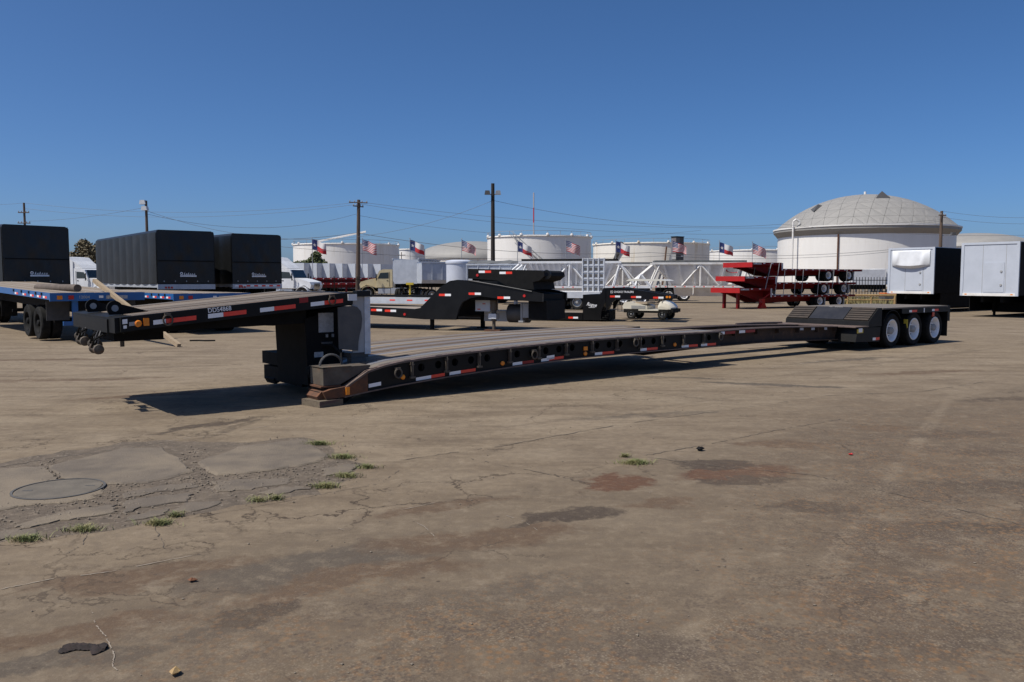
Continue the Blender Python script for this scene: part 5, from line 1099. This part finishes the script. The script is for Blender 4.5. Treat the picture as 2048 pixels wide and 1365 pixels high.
for i in range(-N_, N_+1):
    for j in range(-N_, N_+1):
        for tri in (((i,j),(i+1,j),(i,j+1)), ((i+1,j),(i+1,j+1),(i,j+1))):
            if any(max(abs(a), abs(b), abs(a+b)) > N_ for a, b in tri): continue
            ps = [dome_pt(hexpt(*q), re) for q in tri]; c = sum(ps, Vector())/3; nn = Vector((c.x, c.y, c.z-cz)).normalized()
            vs = [p.lerp(c, .022) for p in ps]; up = [p+nn*.12 for p in vs]
            up = [u+nn*.0 for u in up]; vs2 = [p-nn*.3 for p in vs]
            apex = c+nn*.2
            vs_ = vs2+up+[apex]
            fs_ = [(2,1,0),(3,4,6),(4,5,6),(5,3,6),(0,1,4,3),(1,2,5,4),(2,0,3,5)]
            if (ps[1]-ps[0]).cross(ps[2]-ps[0]).dot(nn) < 0: fs_ = [tuple(reversed(f_)) for f_ in fs_]
            MB().add(vs_, fs_).build('dome_panel', M['dome'], t)
a_ = R(-158); q = Vector((math.cos(a_), math.sin(a_), 0))
pp = [q*(r+1.9)+Vector((0,0,0)), q*(r+1.9)+Vector((0,0,ze+2.0)), q*(r+1.7)+Vector((.6,0,ze+2.6)), q*(r+1.5)+Vector((1.4,0,ze+2.0)), q*(r+1.5)+Vector((1.4,0,ze+1.2))]; MB().path(pp, .26, 10).build('vent_pipe', M['tank'], t, True)
a_ = R(-128); MB().tube((math.cos(a_)*(r+.3),math.sin(a_)*(r+.3),0),(math.cos(a_)*(r+.3),math.sin(a_)*(r+.3),z1-1),.22,6).build('down_pipe', M['rust'], t)
for k in (-1.75,-1.4): 
    p = dome_pt((.68*math.cos(k),.68*math.sin(k)), re, .3)
p = dome_pt((0,-.42), re, .35); MB().add([p+Vector((-2.2,-.6,-.6)), p+Vector((2.2,-.6,-.6)), p+Vector((0,.4,1.6)), p+Vector((0,3,.8))], [(0,1,2),(1,3,2),(0,2,3)]).build('dormer_vent', M['darkgrey'], t)
p = dome_pt((-.62,-.22), re, .3); MB().add([p+Vector((-1.2,-2.2,-1)), p+Vector((-.6,2.0,-.2)), p+Vector((.8,0,1.2)), p+Vector((2.5,0,.6))], [(0,1,2),(1,3,2),(0,2,3)]).build('dormer_vent', M['darkgrey'], t)
MB().tube((0,0,zd-.2),(0,0,zd+1.0),.35,8).build('top_vent', M['tank'], t)

# ================================================================ POLES, WIRES, FLAGS, SIGN
def pole(px, pytop, Y, r, mt, label, arms=None, lamps=None, name='utility_pole'):
    z = ZZ(pytop,Y); t = thing(name, label, 'pole', (XX(px,Y),Y,0)); MB().tube((0,0,0),(0,0,z),r*1.15,12,r*.8).build('post', M[mt], t)
    for (dz, L, an) in arms or []:
        q = Vector((math.cos(an),math.sin(an),0)); o = MB().tube(-q*L/2+Vector((0,-r,z-dz)),q*L/2+Vector((0,-r,z-dz)),.07,6).build('cross_arm', M[mt], t)
        for s in (-.45,-.2,.2,.45): MB().lathe([(.03,0),(.07,.06),(.05,.16),(.0,.2)], 8, 'z', tuple(q*L*s+Vector((0,-r,z-dz+.07)))).build('insulator', M['grey'], o)
    for (dz, dx, mt2) in lamps or []:
        o = MB().tube((0,0,z-dz),(dx,0,z-dz+.15),.05,6).build('lamp_arm', M['galv'], t); m = MB().prism([(dx-.3,-.05),(dx+.3,-.05),(dx+.22,.35),(dx-.22,.35)], -.35, .2); o2 = m.build('flood_lamp', M[mt2], o); o2.location = (0,0,z-dz+.1)
    return t, z
p57, z57 = pole(57,408,112,.16,'pole','wooden pole with crossarm rising behind the decal curtain trailer',[(1.3,1.4,.1),(2.7,1.6,.1)])
p297, z297 = pole(299,404,84,.15,'pole','pole with a white floodlight rising behind the long curtain trailer',None,[(.4,-.25,'white'),(1.0,-.1,'white')],'light_pole')
p715, z715 = pole(716,402,100,.24,'pole','tall weathered wooden pole with crossarm beside a US flag',[(.35,2.2,.15),(.8,1.6,.9)]); p715.rotation_euler = (0,R(1.3),0)
p985, z985 = pole(986,370,87,.22,'poled','tall dark pole with two small floodlights in front of the stairway tank',None,[(1.2,-.55,'darkgrey'),(1.2,.55,'galv')],'light_pole')
p1876, z1876 = pole(1876,424,112,.22,'pole','wooden pole rising behind the white box trailers, against the dome',[(.6,1.2,.3)],[(3.3,1.6,'darkgrey')])
Y = 215; t, _ = pole(804,505,Y,.12,'pole','small distant pole in front of the wide white tank',[(.8,2.0,.1)])
# radio mast
Y = 600; t = thing('radio_mast', 'thin red and white radio mast above the stairway tank', 'mast', (XX(1067,Y),Y,0)); zz = ZZ(388,Y)
for i in range(6): MB().tube((0,0,zz*i/6),(0,0,zz*(i+1)/6-.01),.42,6).build('section', M['mast'] if i % 2 else M['fred'], t)
def wire(a, b, sag, label, r=.02, n=16):
    r *= .72
    a, b = Vector(a), Vector(b); pts = [a.lerp(b, i/n)-Vector((0,0,sag*4*(i/n)*(1-i/n))) for i in range(n+1)]
    tag(MB().path(pts, r, 4).build('overhead_wire', M['wire']), label, 'wire', 'overhead wires')
def W3(px, py, Y): return (XX(px,Y),Y,ZZ(py,Y))
LW = ['leaving the crossarm pole behind the decal trailer, away from the floodlight pole','upper wire from the crossarm pole to the tall weathered pole','lower wire from the crossarm pole to the tall weathered pole','slanting from the crossarm pole up to the floodlight pole','deeply sagging from the floodlight pole to the tall dark pole',
  'upper long wire from the weathered pole to the pole by the dome','lower long wire from the weathered pole to the pole by the dome','descending from the dark pole towards the great dome','crossing the face of the great dome','upper wire leaving the pole by the dome','lower wire leaving the pole by the dome','sagging between the floodlight pole and the weathered pole','running from the weathered pole over the streaked tank']
for (a, b, s, r), Lw in zip([(W3(-60,406,118),W3(57,408,112),.3,.018),(W3(57,408,112),W3(709,408,100),1.2,.02),(W3(57,419,112),W3(709,412,100),1.3,.02),(W3(65,444,112),W3(297,417,84),.3,.018),(W3(300,424,84),W3(985,404,87),3.4,.02),
                   (W3(720,406,100),W3(1876,441,112),2.0,.022),(W3(722,410,100),W3(1876,444,112),2.6,.022),(W3(985,403,87),W3(1560,450,100),1.2,.022),(W3(1560,450,100),W3(2110,470,100),.6,.02),(W3(1876,424,112),W3(2120,434,108),.5,.022),(W3(1876,436,112),W3(2120,446,108),.5,.022),
                   (W3(300,430,84),W3(715,430,100),1.5,.02),(W3(715,432,100),W3(1400,462,110),1.6,.02)], LW): wire(a, b, s, 'thin overhead wire '+Lw, r)
LB = ['rising from the creased curtain trailer to the weathered pole','dropping from the weathered pole past the US and Texas flags','upper one crossing the plain tank and the great domed shell','lower one crossing the wide tank and the stairway tank','lower one crossing the great domed shell']
for (a, b, s, r), Lb in zip([(W3(540,480,96),W3(716,467,100),.2,.035),(W3(716,467,100),W3(1300,506,104),1.0,.035),(W3(1300,506,104),W3(1780,500,104),.6,.03),(W3(560,494,100),W3(1340,512,104),.9,.028),(W3(1340,513,104),W3(1790,503,104),.6,.028)], LB): wire(a, b, s, 'heavy service wire '+Lb, r)

def flag(px, pytop, Y, kind, label, lean=.0):
    z = ZZ(pytop,Y); t = thing('flagpole', label, 'flagpole', (XX(px,Y),Y,0), 0, 'texas flags on poles' if kind == 'T' else 'us flags on poles')
    MB().tube((0,0,0),(lean,0,z),.05,8,.035).build('pole', M['galv'], t); MB().lathe([(0,.10),(.07,.05),(.07,0),(0,-.05)], 8, 'z', (lean,0,z+.05)).build('finial', M['galv'], t)
    Wf, Hf = 1.95, 1.35; nx, ny = 26, 13; ph = random.uniform(0,6); dr = random.uniform(.55,.85)
    def pos(u, v): 
        x = u*Wf*.92; y = .16*math.sin(u*7+ph+v*1.2)*u**.7; zz = -v*Hf*(1-.12*u)-dr*Wf*.55*u**1.25+.08*math.sin(u*9+ph)*u-.10*math.sin(3*v+ph)*u
        return (lean+.04+x, y-.02, z-.10+zz)
    m = MB(); vs = [pos(i/nx, j/ny) for j in range(ny+1) for i in range(nx+1)]
    fs = []; ms = []
    for j in range(ny):
        for i in range(nx):
            a = j*(nx+1)+i; fs.append((a,a+1,a+nx+2,a+nx+1))
            if kind == 'US': mi = (2 if not (i % 2 == 1 and j % 2 == 1) else 1) if (i < 10 and j < 7) else (0 if j % 2 == 0 else 1)
            else: mi = 2 if i < 9 else (1 if j < 6.5 else 0)
            ms.append(mi)
    m.v = vs; m.f = fs; m.m = ms
    fl = m.build('flag', [M['fred'],M['fwhite'],M['fblue']], t, True)
    if kind == 'T':
        sp = []
        for k in range(10):
            rr = .26 if k % 2 == 0 else .105; a_ = math.pi/2+k*math.pi/5; u = .17+rr*math.cos(a_)/Wf; v = .5-rr*math.sin(a_)/Hf; q = pos(u, v); sp.append((q[0], q[1]-.03, q[2]))
        c = pos(.17,.5); m = MB().add(sp+[(c[0],c[1]-.03,c[2])], [(10,k,(k+1) % 10) for k in range(10)]); m.build('star', M['fwhite'], fl)
        
for px, py, k, lb in [(627,478,'T','Texas flag over the bushes and far white trailers'),(725,479,'US','US flag beside the tall weathered wooden pole'),(821,479,'T','Texas flag above the silver dump trailer, by the narrow tank'),(923,480,'US','US flag in front of the low cream domed tank'),(1034,482,'T','Texas flag in front of the diagonal stairway'),
                  (1130,481,'US','US flag in front of the stairway tank, right of the Texas flag there'),(1230,482,'T','Texas flag between stairway tank and streaked tank'),(1341,482,'US','US flag flying across the dark sign box'),(1437,484,'T','Texas flag in front of the plain half-hidden tank'),(1502,486,'US','US flag just left of the great domed tank')]:
    flag(px, py, 108, k, lb, random.uniform(-.05,.15))
# sign box on its post
Y = 112; t = thing('roadside_sign', 'dark two-faced sign box on a post behind the bottom dump trailers', 'sign', (XX(1353,Y),Y,0), R(38)); z0, z1 = ZZ(521,Y), ZZ(476,Y)
B('cabinet', M['darkgrey'], t, (-.75,.75,-.45,.45,z0,z1)); B('sign_face', mat('sign_face', (.20,.17,.17), (.13,.11,.11), .5, sc=2), t, (-.70,-.05,-.47,-.451,z0+.9,z1-.15), (-.751-.02,-.751,-.40,.40,z0+.9,z1-.15)); B('lower_panel', M['grey'], t, (-.771,-.751,-.40,.40,z0+.1,z0+.8)); B('lamp_box', M['label'], t, (.2,.6,-.47,-.451,z0+.45,z0+.6)); MB().tube((0,0,0),(0,0,z0),.2,10).build('post', M['pole'], t)
B('cap', M['blackm'], t, (-.8,.8,-.5,.5,z1+.001,z1+.12))

# ================================================================ TREES
def tree(px, Y, clumps, label, leaf, n=2600, ls=.16):
    t = thing('tree', label, 'tree', (XX(px,Y),Y,0)); top = max(c[2] for c in clumps); m = MB().tube((0,0,0),(.1,0,top*.55),.22,8,.12)
    for c in clumps: m.tube((.1,0,top*.45),(c[0]*.8,c[1]*.8,c[2]),.09,5,.03)
    m.build('trunk', M['bark'], t); m = MB(); tot = sum(c[3] for c in clumps)
    for (cx, cy, cz_, r_) in clumps:
        for _ in range(int(n*r_/tot)):
            while True:
                q = Vector((random.uniform(-1,1),random.uniform(-1,1),random.uniform(-1,1)))
                if .15 < q.length < 1: break
            q *= (random.uniform(.75,1.15)); p = Vector((cx+q.x*r_,cy+q.y*r_,cz_+q.z*r_*.8)); d1 = Vector((random.gauss(0,1),random.gauss(0,1),random.gauss(0,1))).normalized(); d2 = d1.orthogonal().normalized()
            m.add([p-d1*ls-d2*ls*.5,p+d1*ls-d2*ls*.5,p+d1*ls+d2*ls*.5,p-d1*ls+d2*ls*.5], [(0,1,2,3)])
    m.build('crown', M[leaf], t)
Y = 118
tree(172,Y,[(-.9,0,5.0,1.3),(.6,.3,5.9,1.4),(1.3,-.2,4.8,1.3),(-.2,.4,6.6,1.1),(-1.6,0,4.0,1.2),(1.9,0,3.6,1.2),(.2,0,3.9,1.3),(2.3,.2,5.6,.8)],'olive-brown tree between the first two black curtain trailers','leafb',4500,.15)
Y = 150
tree(634,Y,[(-.2,0,5.2,1.3),(.7,0,4.4,1.4),(-.7,0,4.0,1.4),(.0,.0,6.2,.9)],'upright green tree in front of the wide white tank','leaf',3200,.17)
tree(596,Y+2,[(-1.6,0,3.9,1.0),(0,0,4.3,1.1),(1.5,0,4.6,1.0),(2.6,0,4.2,1.0),(-2.6,0,3.4,.9)],'low spreading green bush above the far white trailers','leaf',3200,.17)
tree(650,Y+1,[(0,0,4.2,1.0),(.6,0,3.8,.9),(-.8,0,4.0,.9)],'small green bush beside the upright tree','leaf',1500,.17)
